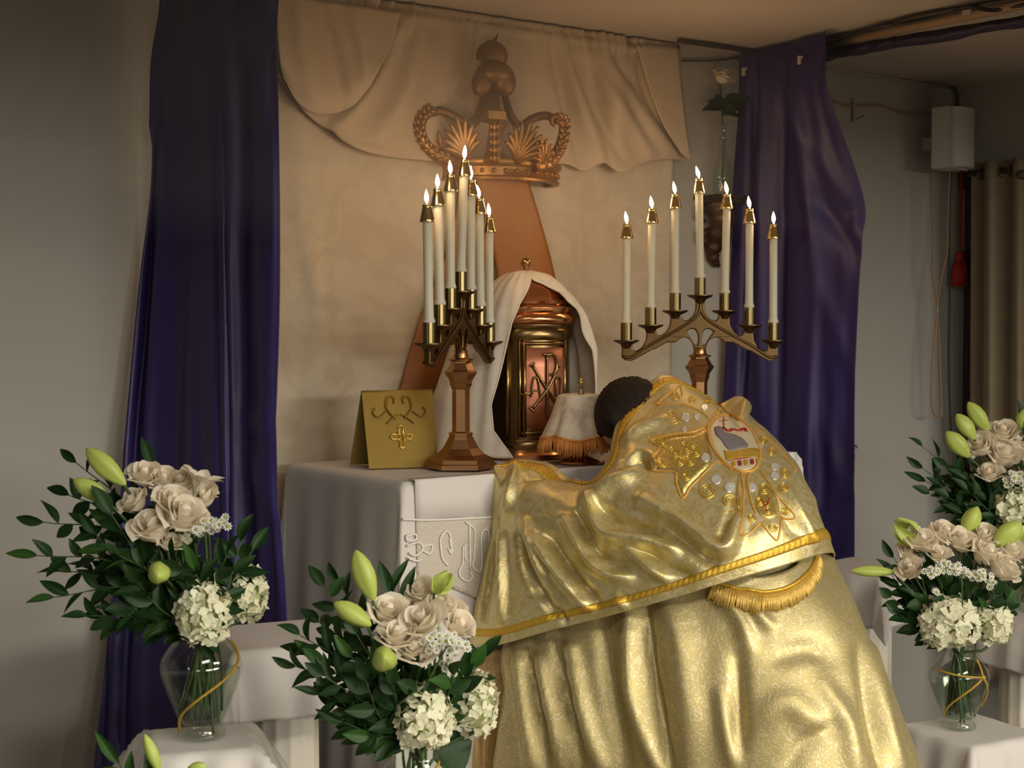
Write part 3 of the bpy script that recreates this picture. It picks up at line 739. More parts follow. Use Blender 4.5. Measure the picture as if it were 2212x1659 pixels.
def drape(name, label, c, hx, hy, drop, mtl, rotz=0.0, n=64, wave=.012, nw=9, flare=.10, seed=0, rnd=.012, cat='cloth', group=None, corner=.22, thick=.0015, dropx=None):
    """a square cloth laid over a slab: flat on top, falling over the edges, cone folds at the corners"""
    r = np.random.default_rng(seed); dropx = dropx or drop
    S = np.concatenate([np.linspace(-hx - dropx, -hx, n // 3)[:-1], np.linspace(-hx, hx, n // 2), np.linspace(hx, hx + dropx, n // 3)[1:]])
    T = np.concatenate([np.linspace(-hy - drop, -hy, n // 3)[:-1], np.linspace(-hy, hy, n // 2), np.linspace(hy, hy + drop, n // 3)[1:]])
    G = np.zeros((len(T), len(S), 3)); ph = r.uniform(0, 6, 4)
    for j, t in enumerate(T):
        for i, s in enumerate(S):
            ex, ey = max(0, abs(s) - hx), max(0, abs(t) - hy); sx, sy = math.copysign(1, s), math.copysign(1, t)
            d = math.hypot(ex, ey)
            if d < 1e-9: G[j, i] = (s, t, 0); continue
            k = min(ex, ey) / max(ex, ey)          # 0 on the sides, 1 in the corner
            fl = rnd * (1 - math.exp(-d / rnd)) + flare * d * (1 + corner * 4 * k)
            along = t if ex > ey else s
            wv = wave * min(1, d / (drop * .6)) * (math.sin(along * nw * 2 * PI / (hx + hy) + ph[0] + .6 * math.sin(along * 7 + ph[1])) + .5 * math.sin(along * nw * 3.7 + ph[2]))
            fl += wv * (1 - k)
            G[j, i] = (min(abs(s), hx) * sx + fl * sx * ex / d, min(abs(t), hy) * sy + fl * sy * ey / d, -max(0, d - fl * .5 - rnd * .4 * (1 - math.exp(-d / rnd))))
    M = Matrix.Translation(Vector([float(q) for q in c])) @ Matrix.Rotation(rotz, 4, 'Z')
    me = make_mesh(name, *(lambda m: (m.v, m.f))(MB().grid(G)), mtl)
    o = link(name, me, None, M)
    props(o, label, cat, group); cloth_thick(o, thick)
    return o
ac = drape('altar_cloth', 'long white linen cloth covering the altar to the floor in folds', ((AX0 + AX1) / 2, (AY0 + AY1) / 2, AZ - .004), (AX1 - AX0) / 2, (AY1 - AY0) / 2, .80, 'altar_linen', n=120, wave=.006, nw=7, flare=.035, corner=.5, seed=3)
# front runner: a linen strip with a crochet border hung over the front edge
ln = thing('lace_runner', 'white altar runner with a deep crochet lace border hanging over the front', 'lace cloth', ((AX0 + AX1) / 2, AY0, AZ))
lz = lambda py: float(on_y(960, py, AY0 - .03)[2])
ZT, ZB = lz(1122), lz(1262)
def fy(z): return AY0 - .016 - .045 * (AZ - z) 
xs = np.linspace(AX0 + .02, AX1 - .02, 60)
G = np.array([[(x, fy(AZ) + .03, AZ + .0015) for x in xs]] + [[(x, fy(z) + .0025 * math.sin(x * 40), z) for x in xs] for z in (AZ + .001, AZ - .006, AZ - .04, ZT)])
o = MB().grid(G).build('linen_top', 'linen', ln, fix=False); cloth_thick(o, .0015)
# lace: net of threads made of real mesh with scalloped points
nx = 120; nzz = 14
rows = []
for t in np.linspace(0, 1, nzz):
    row = []
    for x in np.linspace(AX0 + .02, AX1 - .02, nx):
        pt = abs(((x - AX0 - .10) / .22) % 1 - .5) * 2          # points along the lower edge
        zb = ZB - .055 * (1 - pt) - .004 * abs(math.sin(x * 160))
        z = ZT * (1 - t) + zb * t
        row.append((x, fy(z) - .001, z))
    rows.append(row)
o = MB().grid(np.array(rows)).build('lace_border', 'lace', ln, fix=False); cloth_thick(o, .0012)
def lace_line(pts, r=.0028):
    P = cr(np.array([on_y(a, b, AY0 - .03) for a, b in pts]), 6 * len(pts)); P[:, 1] = [fy(z) - .004 for z in P[:, 2]]
    MB().tube(P, r, 6).build('crochet_motif', 'lace_thread', ln)
for pts in ([(955, 1200), (953, 1165), (966, 1148), (975, 1160), (976, 1195), (970, 1185)], [(954, 1180), (956, 1205), (968, 1222)], [(973, 1165), (978, 1192)],
            [(1008, 1128), (1020, 1136), (1028, 1150), (1025, 1200), (1022, 1225), (1040, 1230), (1042, 1155), (1058, 1153), (1056, 1235)],
            [(1017, 1132), (1016, 1230)], [(1002, 1180), (1000, 1215), (992, 1235), (996, 1248), (1010, 1255), (1020, 1245), (1015, 1236)], [(1006, 1175), (1006, 1210)],
            [(880, 1158), (900, 1155), (900, 1166), (882, 1168), (880, 1158)], [(880, 1180), (905, 1172), (915, 1185), (900, 1200), (885, 1195)], [(915, 1180), (935, 1178), (930, 1196), (915, 1190)],
            [(880, 1205), (900, 1212), (912, 1208)], [(872, 1122), (930, 1124), (1000, 1121), (1065, 1118)]):
    lace_line(pts)
sg = MB()
for i in range(6):
    pass

# ------------------------------------------------------------------ candelabra and candles
def hexl(mb, prof, a0=0.0): return mb.lathe(prof, 6, (0, 0, 0), a0=a0)
def candelabrum(label, x, y, rotz, faces, who, order):
    t = thing('candelabrum', label, 'candelabrum', (x, y, AZ + .002), rotz, group='altar candelabra')
    a0 = faces - rotz + PI / 6
    hexl(MB(), [(.092, 0), (.092, .012), (.086, .014), (.086, .024), (.080, .026), (.062, .034), (.046, .050), (.034, .072), (.028, .085)], a0).build('base', 'bronze', t, world=False, smooth=False)
    hexl(MB(), [(.031, .084), (.031, .089), (.026, .091), (.0225, .093), (.0225, .205), (.030, .214)], a0).build('shaft', 'bronze', t, world=False, smooth=False)
    hexl(MB(), [(.0235, .200), (.030, .225), (.040, .240), (.042, .246), (.036, .250), (.026, .268), (.026, .272)], a0).build('knop', 'bronze', t, world=False, smooth=False)
    MB().lathe([(.020, .270), (.032, .273), (.033, .277), (.020, .281), (.017, .296), (.019, .300)], 24).build('collar', 'bronze', t, world=False, sharp=40)
    k = .2535 * .001 * 1000 / 1000.0
    s = .001337 / 5.267
    def Q(px, py): return ((px - 1097) * s, 1.38 - (600 + py / 5.267 - 700) * .001337 - AZ)
    right = [(1150, 240), (1147, 300), (1150, 370), (1170, 430), (1220, 482), (1272, 500), (1300, 470), (1308, 430), (1304, 396), (1442, 396), (1432, 470), (1440, 545), (1475, 615), (1530, 662), (1572, 662), (1598, 625), (1592, 572),
             (1732, 572), (1704, 640), (1712, 720), (1752, 795), (1812, 838), (1855, 832), (1868, 795), (1850, 742), (2008, 742), (1984, 800), (1986, 915), (1940, 948), (1880, 955), (1810, 922), (1645, 828), (1612, 822), (1480, 746), (1368, 742), (1330, 702), (1280, 685), (1222, 700), (1182, 755), (1162, 825), (1158, 880)]
    R2 = [Q(*p) for p in right]; L2 = [(-a, b) for a, b in R2[::-1]]
    hole = [Q(*p) for p in [(1122, 650), (1150, 598), (1205, 588), (1252, 622), (1205, 685), (1158, 768), (1126, 772), (1116, 710)]]
    bf_ = MB().prism([R2 + L2, hole, [(-a, b) for a, b in hole[::-1]]], .017, lambda a, b, d: (a, d, b)).build('branch_frame', 'bronze_dull', t, world=False, smooth=False)
    bv_ = bf_.modifiers.new('round', 'BEVEL'); bv_.width = .0045; bv_.segments = 3; bv_.limit_method = 'ANGLE'
    for e in (-1, 1):
        for f_ in (-1, 1):
            ln_ = cr(np.array([(e * a_, f_ * .0085, b_) for a_, b_ in [Q(*p) for p in [(1975, 900), (1885, 910), (1700, 790), (1480, 670), (1290, 560), (1160, 470), (1105, 380), (1100, 300)]]]), 40)
            MB().tube(ln_, .0042, 8).build('branch_moulding', 'bronze_dull', t, world=False)
    pos = [(-.212, 738), (-.142, 705), (-.0715, 674), (0, 641), (.0715, 674), (.142, 705), (.212, 738)]
    pan = MB().lathe([(.012, -.022), (.017, -.010), (.033, -.003), (.037, 0), (.037, .003), (.030, .001), (.010, .002)], 28).mesh('drip_pan', 'bronze_dull', True, 50)
    soc = MB().lathe([(.0155, 0), (.0155, .052), (.0125, .052), (.0125, .02)], 40, rf=lambda a, z: 1 + .05 * math.cos(14 * a)).mesh('socket', 'brass_ribbed', True, 70)
    wax = MB().lathe([(.0118, -.03), (.0118, 0), (.0150, .002), (.0152, .007), (.0120, .015), (.0115, .05), (.0112, .244), (.009, .250)], 20).mesh('wax', 'wax')
    cap = MB().lathe([(.0125, -.004), (.0180, -.004), (.0186, 0), (.0178, .003), (.0115, .030), (.0108, .034), (.0125, .038), (.0110, .0385), (.0090, .034), (.0115, .004)], 28, caps=False).mesh('follower', 'brass', True, 60)
    fl = MB().lathe([(.0003, -.003), (.0030, .000), (.0052, .006), (.0056, .011), (.0045, .018), (.0024, .025), (.0002, .031)], 12).mesh('flame', 'flame')
    wk = MB().tube([(0, 0, -.012), (0, 0, 0), (.001, 0, .006)], .001, 5).mesh('wick', 'wick')
    r = np.random.default_rng(int(x * 100))
    for i, (dx, py) in enumerate(pos):
        z = 1.38 - (py - 700) * .001337
        link('drip_pan', pan, t, Matrix.Translation((dx, 0, z - AZ)))
        link('socket', soc, t, Matrix.Translation((dx, 0, z - AZ)))
        wx, wy = x + dx * math.cos(rotz), y + dx * math.sin(rotz)
        c = thing('candle', 'lit white candle with brass follower, %s on the %s candelabrum' % (order[i], who), 'candle', (wx, wy, z + .0525), group='lit candles of the ' + who + ' candelabrum')
        tl = Matrix.Rotation(r.normal(0, .012), 4, 'X') @ Matrix.Rotation(r.normal(0, .014), 4, 'Y')
        link('wax', wax, c, tl); link('follower', cap, c, tl @ Matrix.Translation((0, 0, .247)))
        link('wick', wk, c, tl @ Matrix.Translation((0, 0, .284)))
        link('flame', fl, c, tl @ Matrix.Translation((0, 0, .291)) @ Matrix.Rotation(-.22 if who == 'right' else -.06, 4, 'Y') @ Matrix.Rotation(r.normal(0, .1), 4, 'X'))
        l = bpy.data.lights.new('candle_light', 'POINT'); l.energy = .34; l.color = (1.0, .60, .30); l.shadow_soft_size = .012
        lo_ = bpy.data.objects.new('candle_light', l); COL.objects.link(lo_); lo_.parent = c; lo_.location = (0, 0, .325)
    return t
CY = -.516
camdir = math.atan2(-F_[1], -F_[0])
candelabrum('seven-branched bronze candelabrum seen edge-on beside the gold burse', 2.076, CY, math.radians(35), camdir, 'left', ['nearest and leftmost', 'second from the near end', 'third from the near end', 'tallest in the middle', 'fifth from the near end', 'sixth from the near end', 'farthest and rightmost'])
candelabrum('seven-branched bronze candelabrum spread wide behind the bowing priest', 2.905, CY, math.radians(-35), camdir, 'right', ['low at its left end', 'second from its left end', 'third from its left end', 'tallest in the middle', 'third from its right end', 'second from its right end', 'low at its right end'])

# ------------------------------------------------------------------ tabernacle
TX, TY = 2.43, -.315
tb = thing('tabernacle', 'round copper and brass tabernacle with a domed lid under a white veil', 'tabernacle', (TX, TY, AZ))
dir0 = math.atan2(-H_[1], -H_[0])          # towards the camera
def cyl(a, z, r):                            # a measured from the camera's side, growing to the picture's right
    q = dir0 + a
    return np.array([r * math.cos(q), r * math.sin(q), z])
MB().lathe([(.142, 0), (.142, .012), (.136, .018)], 48).build('foot', 'copper', tb, world=False, sharp=40)
MB().lathe([(.136, .018), (.130, .026), (.133, .034), (.133, .046), (.128, .052)], 48).build('base_moulding', 'brass_dark', tb, world=False, sharp=40)
MB().lathe([(.122, .05), (.122, .335)], 48).build('body', 'brass_dark', tb, world=False, sharp=40)
MB().lathe([(.128, .325), (.131, .33), (.131, .352), (.128, .356), (.131, .36), (.131, .368)], 48).build('upper_band', 'brass_dark', tb, world=False, sharp=40)
MB().lathe([(.131, .368), (.138, .374), (.140, .384), (.136, .394), (.128, .398), (.132, .404), (.132, .414), (.124, .420), (.116, .425), (.118, .432), (.110, .440), (.106, .444), (.100, .462), (.086, .482), (.062, .498), (.030, .508), (.006, .511)], 56).build('dome', 'copper', tb, world=False, sharp=50)
MB().lathe([(.006, .508), (.006, .520), (.009, .523), (.0065, .527), (.012, .533), (.0145, .541), (.012, .549), (.004, .554), (.0005, .555)], 20).build('lid_knob', 'bronze', tb, world=False)
ac0, ah = math.radians(26), math.radians(29)
G = np.array([[cyl(ac0 + s * ah, z, .1245) for s in np.linspace(-1, 1, 24)] for z in (.085, .15, .25, .305)])
o = MB().grid(G).build('door_panel', 'copper_panel', tb, world=False, fix=False); cloth_thick(o, .004)
for s in (-1.18, -.98, 1.08):
    MB().tube([cyl(ac0 + s * ah, z, .126) for z in (.06, .2, .325)], .0062, 8).build('door_post', 'brass_dark', tb, world=False)
for z in (.072, .316): MB().tube([cyl(ac0 + s * ah, z, .126) for s in np.linspace(-1.15, 1.1, 20)], .0055, 8).build('door_rail', 'brass_dark', tb, world=False)
MB().tube([cyl(math.radians(-24), z, .126) for z in (.06, .2, .325)], .0075, 8).build('corner_post', 'brass_dark', tb, world=False)
def em(pts, r=.0042): MB().tube(cr(np.array([cyl(ac0 + s * ah, .2 + q, .131) for s, q in pts]), 6 * len(pts)), r, 8).build('monogram', 'brass_dark', tb, world=False)
em([(-.62, .055), (-.1, .0), (.62, -.06)]); em([(.62, .055), (.0, -.01), (-.65, -.062)])
em([(-.60, .052), (-.08, -.004), (.60, -.063)], .003); em([(.0, .085), (.0, 0), (.0, -.09)]); em([(.0, .083), (.32, .085), (.48, .06), (.36, .034), (.02, .03)])
em([(-.2, .086), (.2, .087)]); em([(-.75, .055), (-.55, .064)]); em([(-.75, -.058), (-.55, -.07)])
em([(-.72, -.03), (-.6, .02), (-.42, .02), (-.32, -.02), (-.28, -.035)], .003); em([(-.65, -.012), (-.38, -.012)], .0025)
em([(.45, -.03), (.42, .01), (.58, .022), (.72, .01), (.70, -.03)], .003)
MB().tube([cyl(ac0 - 1.22 * ah, .176, .131), cyl(ac0 - .85 * ah, .181, .137), cyl(ac0 - .62 * ah, .180, .133)], [.003, .004, .003], 8).build('door_handle', 'brass', tb, world=False)

# veil thrown over the tabernacle, parted at the front
def veil_r(v):
    prof = [(0, .012, .518), (.06, .060, .508), (.12, .098, .480), (.18, .128, .438), (.25, .146, .395), (.45, .152, .30), (.7, .156, .15), (1.0, .160, .006)]
    t = [p[0] for p in prof]
    return np.interp(v, t, [p[1] for p in prof]), np.interp(v, t, [p[2] for p in prof])
le = [(0, 4), (.08, 8), (.10, 8), (.14, 2), (.20, -8), (.30, -16), (.45, -22), (.7, -34), (.85, -32), (1.0, -14)]
re_ = [(0, 6), (.08, 10), (.10, 14), (.125, 34), (.16, 56), (.22, 72), (.45, 80), (.7, 80), (1.0, 80)]
nv, nu = 60, 150; G = np.zeros((nv, nu, 3))
for j, v in enumerate(np.linspace(0, 1, nv)):
    r, z = veil_r(v)
    aL = math.radians(np.interp(v, [p[0] for p in le], [p[1] for p in le])); aR = math.radians(np.interp(v, [p[0] for p in re_], [p[1] for p in re_]))
    for i, s in enumerate(np.linspace(0, 1, nu)):
        a = aL - s * (2 * PI - (aR - aL))           # from the left edge round the back to the right edge
        deg = math.degrees(a)
        fl = .105 * math.exp(-((deg + 88) / 36) ** 2) * min(1, max(0, v - .18) / .5) ** .9 + .040 * math.exp(-((deg + 268) / 28) ** 2) * min(1, max(0, v - .12) * 3)
        fo = .005 * math.sin(a * 9 + 1.2 * v) * min(1, max(0, v - .05) * 2.2) + .002 * math.sin(a * 23 + 5 * v) + (.008 * math.sin((deg + 268) * .33 + 9 * v) if deg < -225 else 0) * min(1, v * 3)
        y_cap = 1.0
        p = cyl(a, z, r + fl + fo)
        if p[1] > .165: p[1] = .165 + .1 * (p[1] - .165)
        G[j, i] = p
vt = thing('tabernacle_veil', 'white satin veil draped over the tabernacle and parted at its door', 'veil', (TX, TY, AZ))
o = MB().grid(G).build('veil_cloth', 'velvet_white', vt, world=False, fix=False); cloth_thick(o, .003)
for col in (0, nu - 1):
    MB().tube(G[2:, col], .0032, 6).build('veil_hem', 'velvet_white', vt, world=False)

# ------------------------------------------------------------------ veiled ciborium
cb = on_z(1255, 1000, AZ)
ci = thing('ciborium', 'covered ciborium in a white brocade veil with orange fringe', 'ciborium', (cb[0], cb[1], AZ))
MB().lathe([(.056, 0), (.056, .005), (.048, .010), (.020, .018), (.012, .03), (.012, .06), (.02, .07)], 36).build('foot', 'copper', ci, world=False, sharp=50)
MB().lathe([(.02, .065), (.048, .09), (.056, .12), (.056, .172), (.02, .178)], 36).build('cup', 'brass', ci, world=False, sharp=50)
def cov(a, v):
    r = np.interp(v, [0, .06, .12, .5, 1], [.020, .056, .062, .080, .104]); z = np.interp(v, [0, .06, .12, .5, 1], [.183, .183, .177, .125, .072])
    f = (.006 * math.sin(7 * a + 1) + .003 * math.sin(13 * a)) * v ** 1.3
    return np.array([(r + f) * math.cos(a), (r + f) * math.sin(a), z - .006 * math.sin(5 * a + .6) * v])
A = np.linspace(0, 2 * PI, 97)[:-1]
o = MB().grid(np.array([[cov(a, v) for a in A] for v in np.linspace(0, 1, 24)]), True).build('veil', 'brocade_white', ci, world=False, fix=False); cloth_thick(o, .002)
MB().tube([cov(a, 1.0) * np.array([1.01, 1.01, 1]) for a in A], .0032, 6, closed=True).build('braid', 'fringe_orange', ci, world=False)
mb = MB(); r = np.random.default_rng(2)
for a in np.linspace(0, 2 * PI, 190)[:-1]:
    p = cov(a, 1.0); q = p * np.array([1.05, 1.05, 1]) + np.array([r.normal(0, .002), r.normal(0, .002), -.040 + r.normal(0, .003)])
    q[2] = max(q[2], .012)
    mb.tube([p, (p + q) / 2 + np.array([p[0], p[1], 0]) * .03, q], [.0022, .0024, .0018], 4)
mb.build('fringe', 'fringe_orange', ci, world=False)['kind'] = 'stuff'
x = MB(); x.lathe([(.010, .184), (.004, .188), (.0025, .193), (.0025, .200)], 12); x.box((0, 0, .212), (.005, .005, .026)); x.box((0, 0, .214), (.020, .005, .005), math.radians(-35)); x.lathe([(.0005, .206), (.007, .214), (.0005, .222)], 8)
x.build('cross', 'brass', ci, world=False)

# ------------------------------------------------------------------ gold burse standing like a tent
BL, BR = on_z(797, 1013, AZ), on_z(947, 1009, AZ)
TL, TR = W(781, 849, 3.80), W(934, 846, 3.855)
BBL, BBR = on_z(766, 1006, AZ), on_z(915, 1002, AZ) 
BBL = BL + (BBL - BL) * 1.0
back = np.cross(BR - BL, Z_); back = unit(-back); 
if back @ H_ < 0: back = -back
BBL = on_z(764, 1008, AZ); off = BBL - BL
off = off * 1.0 + back * .06; BBL = BL + off; BBR = BR + off
bu = thing('burse', 'stiff gold burse with an embroidered cross standing open like a tent', 'burse', ((BL + BR) / 2))
def panel(name, a, b, c, d, nx=12):
    G = np.array([[(a * (1 - s) + b * s) * (1 - t) + (c * (1 - s) + d * s) * t for s in np.linspace(0, 1, nx)] for t in np.linspace(0, 1, nx)])
    o = MB().grid(G).build(name, 'burse_gold', bu, fix=False, smooth=False)
    mo = o.modifiers.new('thickness', 'SOLIDIFY'); mo.thickness = .006; mo.offset = 0
    return G
Gf = panel('front_panel', TL, TR, BL, BR)
panel('back_panel', TL + back * .008, TR + back * .008, BBL, BBR)
MB().tube([TL + back * .004, TR + back * .004], .006, 8).build('spine', 'burse_gold', bu)
bn = unit(np.cross(TR - TL, BL - TL)); bn = bn if bn @ (CAM - TL) > 0 else -bn
def bp(s, t, d=.005): return (TL * (1 - s) + TR * s) * (1 - t) + (BL * (1 - s) + BR * s) * t + bn * d
c0 = (.50, .60)
def arm(*p): MB().tube([bp(c0[0] + a, c0[1] + b) for a, b in p], .0018, 6).build('embroidered_cross', 'thread_gold', bu)
for sx, sy in ((1, 0), (-1, 0), (0, 1), (0, -1)):
    px_, py_ = -sy, sx
    for e in (-.022, .022):
        arm((px_ * e, py_ * e), (sx * .12 + px_ * e * 1.6, sy * .12 + py_ * e * 1.6), (sx * .17, sy * .17))
    arm((sx * .12 + px_ * .05, sy * .12 + py_ * .05), (sx * .15, sy * .15), (sx * .12 - px_ * .05, sy * .12 - py_ * .05))
    arm((sx * .06 + px_ * .06, sy * .06 + py_ * .06), (sx * .02 + px_ * .02, sy * .02 + py_ * .02))
for sx in (-1, 1):
    for pts in ([(.5 + sx * .05, .36), (.5 + sx * .16, .22), (.5 + sx * .13, .08), (.5 + sx * .07, .10), (.5 + sx * .08, .16)], [(.5 + sx * .20, .26), (.5 + sx * .30, .33), (.5 + sx * .36, .28), (.5 + sx * .33, .22)], [(.5 + sx * .02, .30), (.5 + sx * .10, .34), (.5 + sx * .2, .42)]):
        MB().tube(cr(np.array([bp(a, b, .003) for a, b in pts]), 20), .0085, 8, flat=.18).build('woven_scroll', 'burse_figure', bu)

# ------------------------------------------------------------------ wall bracket with a single rose, each side
def wall_rose(px, who, lab1, lab2):
    w = on_y(px, 430, 0); bx, bz = float(w[0]), float(w[2])
    b = thing('wall_bracket', lab1, 'bracket', (bx, 0, bz))
    MB().box((0, -.06, 0), (.14, .12, .012)).build('shelf', 'bracket_bronze', b, world=False, smooth=False)
    MB().box((0, -.055, -.012), (.125, .105, .014)).build('shelf_moulding', 'bracket_bronze', b, world=False, smooth=False)
    P = cr(np.array([(0, -.05, -.02), (0, -.065, -.07), (0, -.04, -.13), (0, -.022, -.18), (.012, -.020, -.21), (.03, -.020, -.225)]), 30)
    MB().tube(P, np.concatenate([np.linspace(.055, .03, 15), np.linspace(.03, .008, 15)]) * (1 + .10 * np.sin(np.arange(30) * 1.3)), 14, flat=.8).build('corbel', 'bracket_bronze', b, world=False)
    for s in (-1, 1):
        for q, l in ((-.03, .035), (-.11, .030)):
            MB().tube([(s * .03, -.03, q), (s * (.03 + l), -.035, q - .01), (s * (.03 + l * 1.1), -.03, q - .035), (s * (.02 + l * .6), -.03, q - .05)], [.014, .012, .009, .004], 8).build('carved_scroll', 'bracket_bronze', b, world=False)
    for k in range(5):
        a = -.5 + .25 * k
        MB().tube([(math.sin(a) * .05, -.06 - .02 * math.cos(a), -.05), (math.sin(a) * .035, -.06 - .01, -.10), (math.sin(a) * .012, -.045, -.16)], [.006, .005, .002], 6).build('carved_rib', 'bracket_bronze', b, world=False)
    v = thing('bud_vase', lab2, 'vase', (bx, -.065, bz + .007))
    MB().lathe([(.028, 0), (.030, .01), (.034, .05), (.030, .09), (.018, .125), (.0135, .16), (.0135, .22), (.019, .245), (.0175, .245), (.012, .22), (.012, .16), (.016, .125), (.028, .09), (.031, .05), (.027, .012)], 28, caps=False).build('glass', 'vase_glass', v, world=False)
    MB().lathe([(.0275, .001), (.0275, .012)], 20).build('glass_foot', 'vase_glass', v, world=False)
    return bx, bz
brx, brz = wall_rose(1531, 'right', 'carved dark gilt bracket shelf on the wall behind the right candelabrum', 'slender glass bud vase on the carved bracket beside the right purple curtain')
blx, blz = wall_rose(492, 'left', 'carved dark gilt bracket shelf on the wall behind the left purple curtain', 'slender glass bud vase behind the left purple curtain')
# ------------------------------------------------------------------ flower parts (unit sizes, shared by all copies)
def leaf_mesh(name, mtl, k=1.0, fold=.10, bend=.12):
    nt_, ns = 8, 5; G = np.zeros((nt_, ns, 3))
    for i, t in enumerate(np.linspace(0, 1, nt_)):
        w = .5 * (math.sin(PI * t ** .85) ** .9 if 0 < t < 1 else 0) + .012
        for j, s in enumerate(np.linspace(-1, 1, ns)):
            G[i, j] = (w * s, t, fold * abs(s) * w * 2 - bend * t * t * k + .02 * math.sin(6 * t) * s)
    return MB().grid(G).mesh(name, mtl)
LEAF = [leaf_mesh('leaf', 'leaf', 1.0), leaf_mesh('leaf', 'leaf', 2.2, .16), leaf_mesh('leaf', 'leaf_light', 1.2, .12)]
def petal(name, mtl, R, Hh, phi, roll, cup=.8, nt_=8, ns=7, frill=.0):
    G = np.zeros((nt_, ns, 3))
    for i, t in enumerate(np.linspace(0, 1, nt_)):
        for j, s in enumerate(np.linspace(-1, 1, ns)):
            r = R * (.22 + .78 * math.sin(PI / 2 * min(1, t * 1.05)) ** cup) + roll * max(0, t - .55) ** 2 * 4.5
            a = s * phi * (.45 + .55 * math.sin(PI / 2 * t)) * (1 - .15 * t ** 6)
            z = Hh * t - .18 * Hh * s * s * t ** 3 - roll * .9 * max(0, t - .70) ** 2 * 6 + frill * math.sin(9 * s + 3) * t ** 4
            r += roll * .25 * s * s * t
            G[i, j] = (r * math.cos(a), r * math.sin(a), z)
    return MB().grid(G).mesh(name, mtl)
PET = [petal('petal', 'rose_petal', .24, 1.12, 1.25, .04, .55, frill=.02), petal('petal', 'rose_petal', .42, 1.10, 1.05, .10, .55, frill=.03), petal('petal', 'rose_petal', .58, 1.04, .95, .17, .55, frill=.05), petal('petal', 'rose_petal', .70, .86, .85, .26, .6, frill=.06)]
HEART = MB().lathe([(.10, .1), (.18, .3), (.20, .6), (.17, .95), (.10, 1.05), (.03, 1.0)], 14, rf=lambda a, z: 1 + .12 * math.sin(2 * a + 9 * z)).mesh('heart', 'rose_heart')
CALYX = MB().lathe([(.05, -.12), (.16, -.08), (.24, .05), (.22, .16)], 10).mesh('calyx', 'stem')
mb = MB()
for k in range(4):
    a = k * PI / 2; c, s_ = math.cos(a), math.sin(a); G = np.zeros((5, 5, 3))
    for i, t in enumerate(np.linspace(0, 1, 5)):
        for j, q in enumerate(np.linspace(-1, 1, 5)):
            w = .52 * math.sin(PI * (t * .8 + .14)) ** .7 * q; l = t * 1.0
            x_, y_, z_ = l, w, .20 * t * t - .10 * q * q * t + .05 * math.sin(5 * t + 2 * q + k)
            G[i, j] = (x_ * c - y_ * s_, x_ * s_ + y_ * c, z_)
    mb.grid(G)
FLORET = mb.mesh('floret', 'hydrangea')
HCORE = MB().lathe([(.85 * math.sin(t), -.85 * math.cos(t)) for t in np.linspace(.02, PI - .02, 12)], 18).mesh('flower_core', 'hydrangea_core')
mb = MB()
for k in range(9):
    a = 2 * PI * k / 9; c, s_ = math.cos(a), math.sin(a)
    mb.add([(.2 * c, .2 * s_, 0), (.7 * c - .2 * s_, .7 * s_ + .2 * c, .12), (1.0 * c, 1.0 * s_, .10), (.7 * c + .2 * s_, .7 * s_ - .2 * c, .12)], [(0, 1, 2, 3)])
AST = mb.mesh('petals', 'aster_white', False)
ASTE = MB().lathe([(.32, 0), (.30, .12), (.15, .2), (.01, .22)], 8).mesh('eye', 'aster_eye')
def bud_mesh(name, mtl, split=.0):
    prof = [(.06, 0), (.30, .05), (.62, .18), (.90, .36), (1.0, .52), (.88, .72), (.55, .88), (.22, .97), (.04, 1.0)]
    return MB().lathe(prof, 24, rf=lambda a, z: 1 - .13 * abs(math.cos(1.5 * a)) ** 6 * (1 if z > .12 else .3) * (1 + split * z)).mesh(name, mtl)
BUD = bud_mesh('bud', 'lily_bud')
G = np.zeros((10, 7, 3))
for i, t in enumerate(np.linspace(0, 1, 10)):
    for j, q in enumerate(np.linspace(-1, 1, 7)):
        w = .30 * math.sin(PI * (t * .93 + .05)) ** .8 * q
        G[i, j] = (w, t, .10 * abs(q) * math.sin(PI * t) - .35 * t ** 3 + .15 * t + .02 * math.sin(14 * t) * q)
TEPAL = MB().grid(G).mesh('tepal', 'lily_petal'); TEPALG = MB().grid(G).mesh('tepal', 'lily_bud')

def frame(o, y, n, sx, sy, sz):
    """matrix with its y axis along y and its z axis near n"""
    y = unit(y); n = np.asarray(n, float); z = n - y * n.dot(y)
    z = unit(z) if np.linalg.norm(z) > 1e-4 else unit(np.cross(y, [1, .3, .2]))
    x = np.cross(y, z)
    M = Matrix.Identity(4)
    for i in range(3): M[i][0], M[i][1], M[i][2], M[i][3] = x[i] * sx, y[i] * sy, z[i] * sz, o[i]
    return M
def frame_z(o, z, spin, s, sz=None):
    z = unit(z); x = np.cross([.31, .93, .17], z); x = unit(x); y = np.cross(z, x); sz = sz or s
    c, q = math.cos(spin), math.sin(spin); x, y = x * c + y * q, y * c - x * q
    M = Matrix.Identity(4)
    for i in range(3): M[i][0], M[i][1], M[i][2], M[i][3] = x[i] * s, y[i] * s, z[i] * sz, o[i]
    return M
fr_ = np.random.default_rng(21)
def stem_to(root, a, b, r=.0028, bow=.02):
    m_ = (a + b) / 2 + np.array([fr_.normal(0, bow), fr_.normal(0, bow), 0])
    foot = b + np.array([fr_.normal(0, .018), fr_.normal(0, .018), -.150 + abs(fr_.normal(0, .015))])
    MB().tube(cr(np.array([a, m_, b, foot]), 12), r, 6).build('stem', 'stem', root)

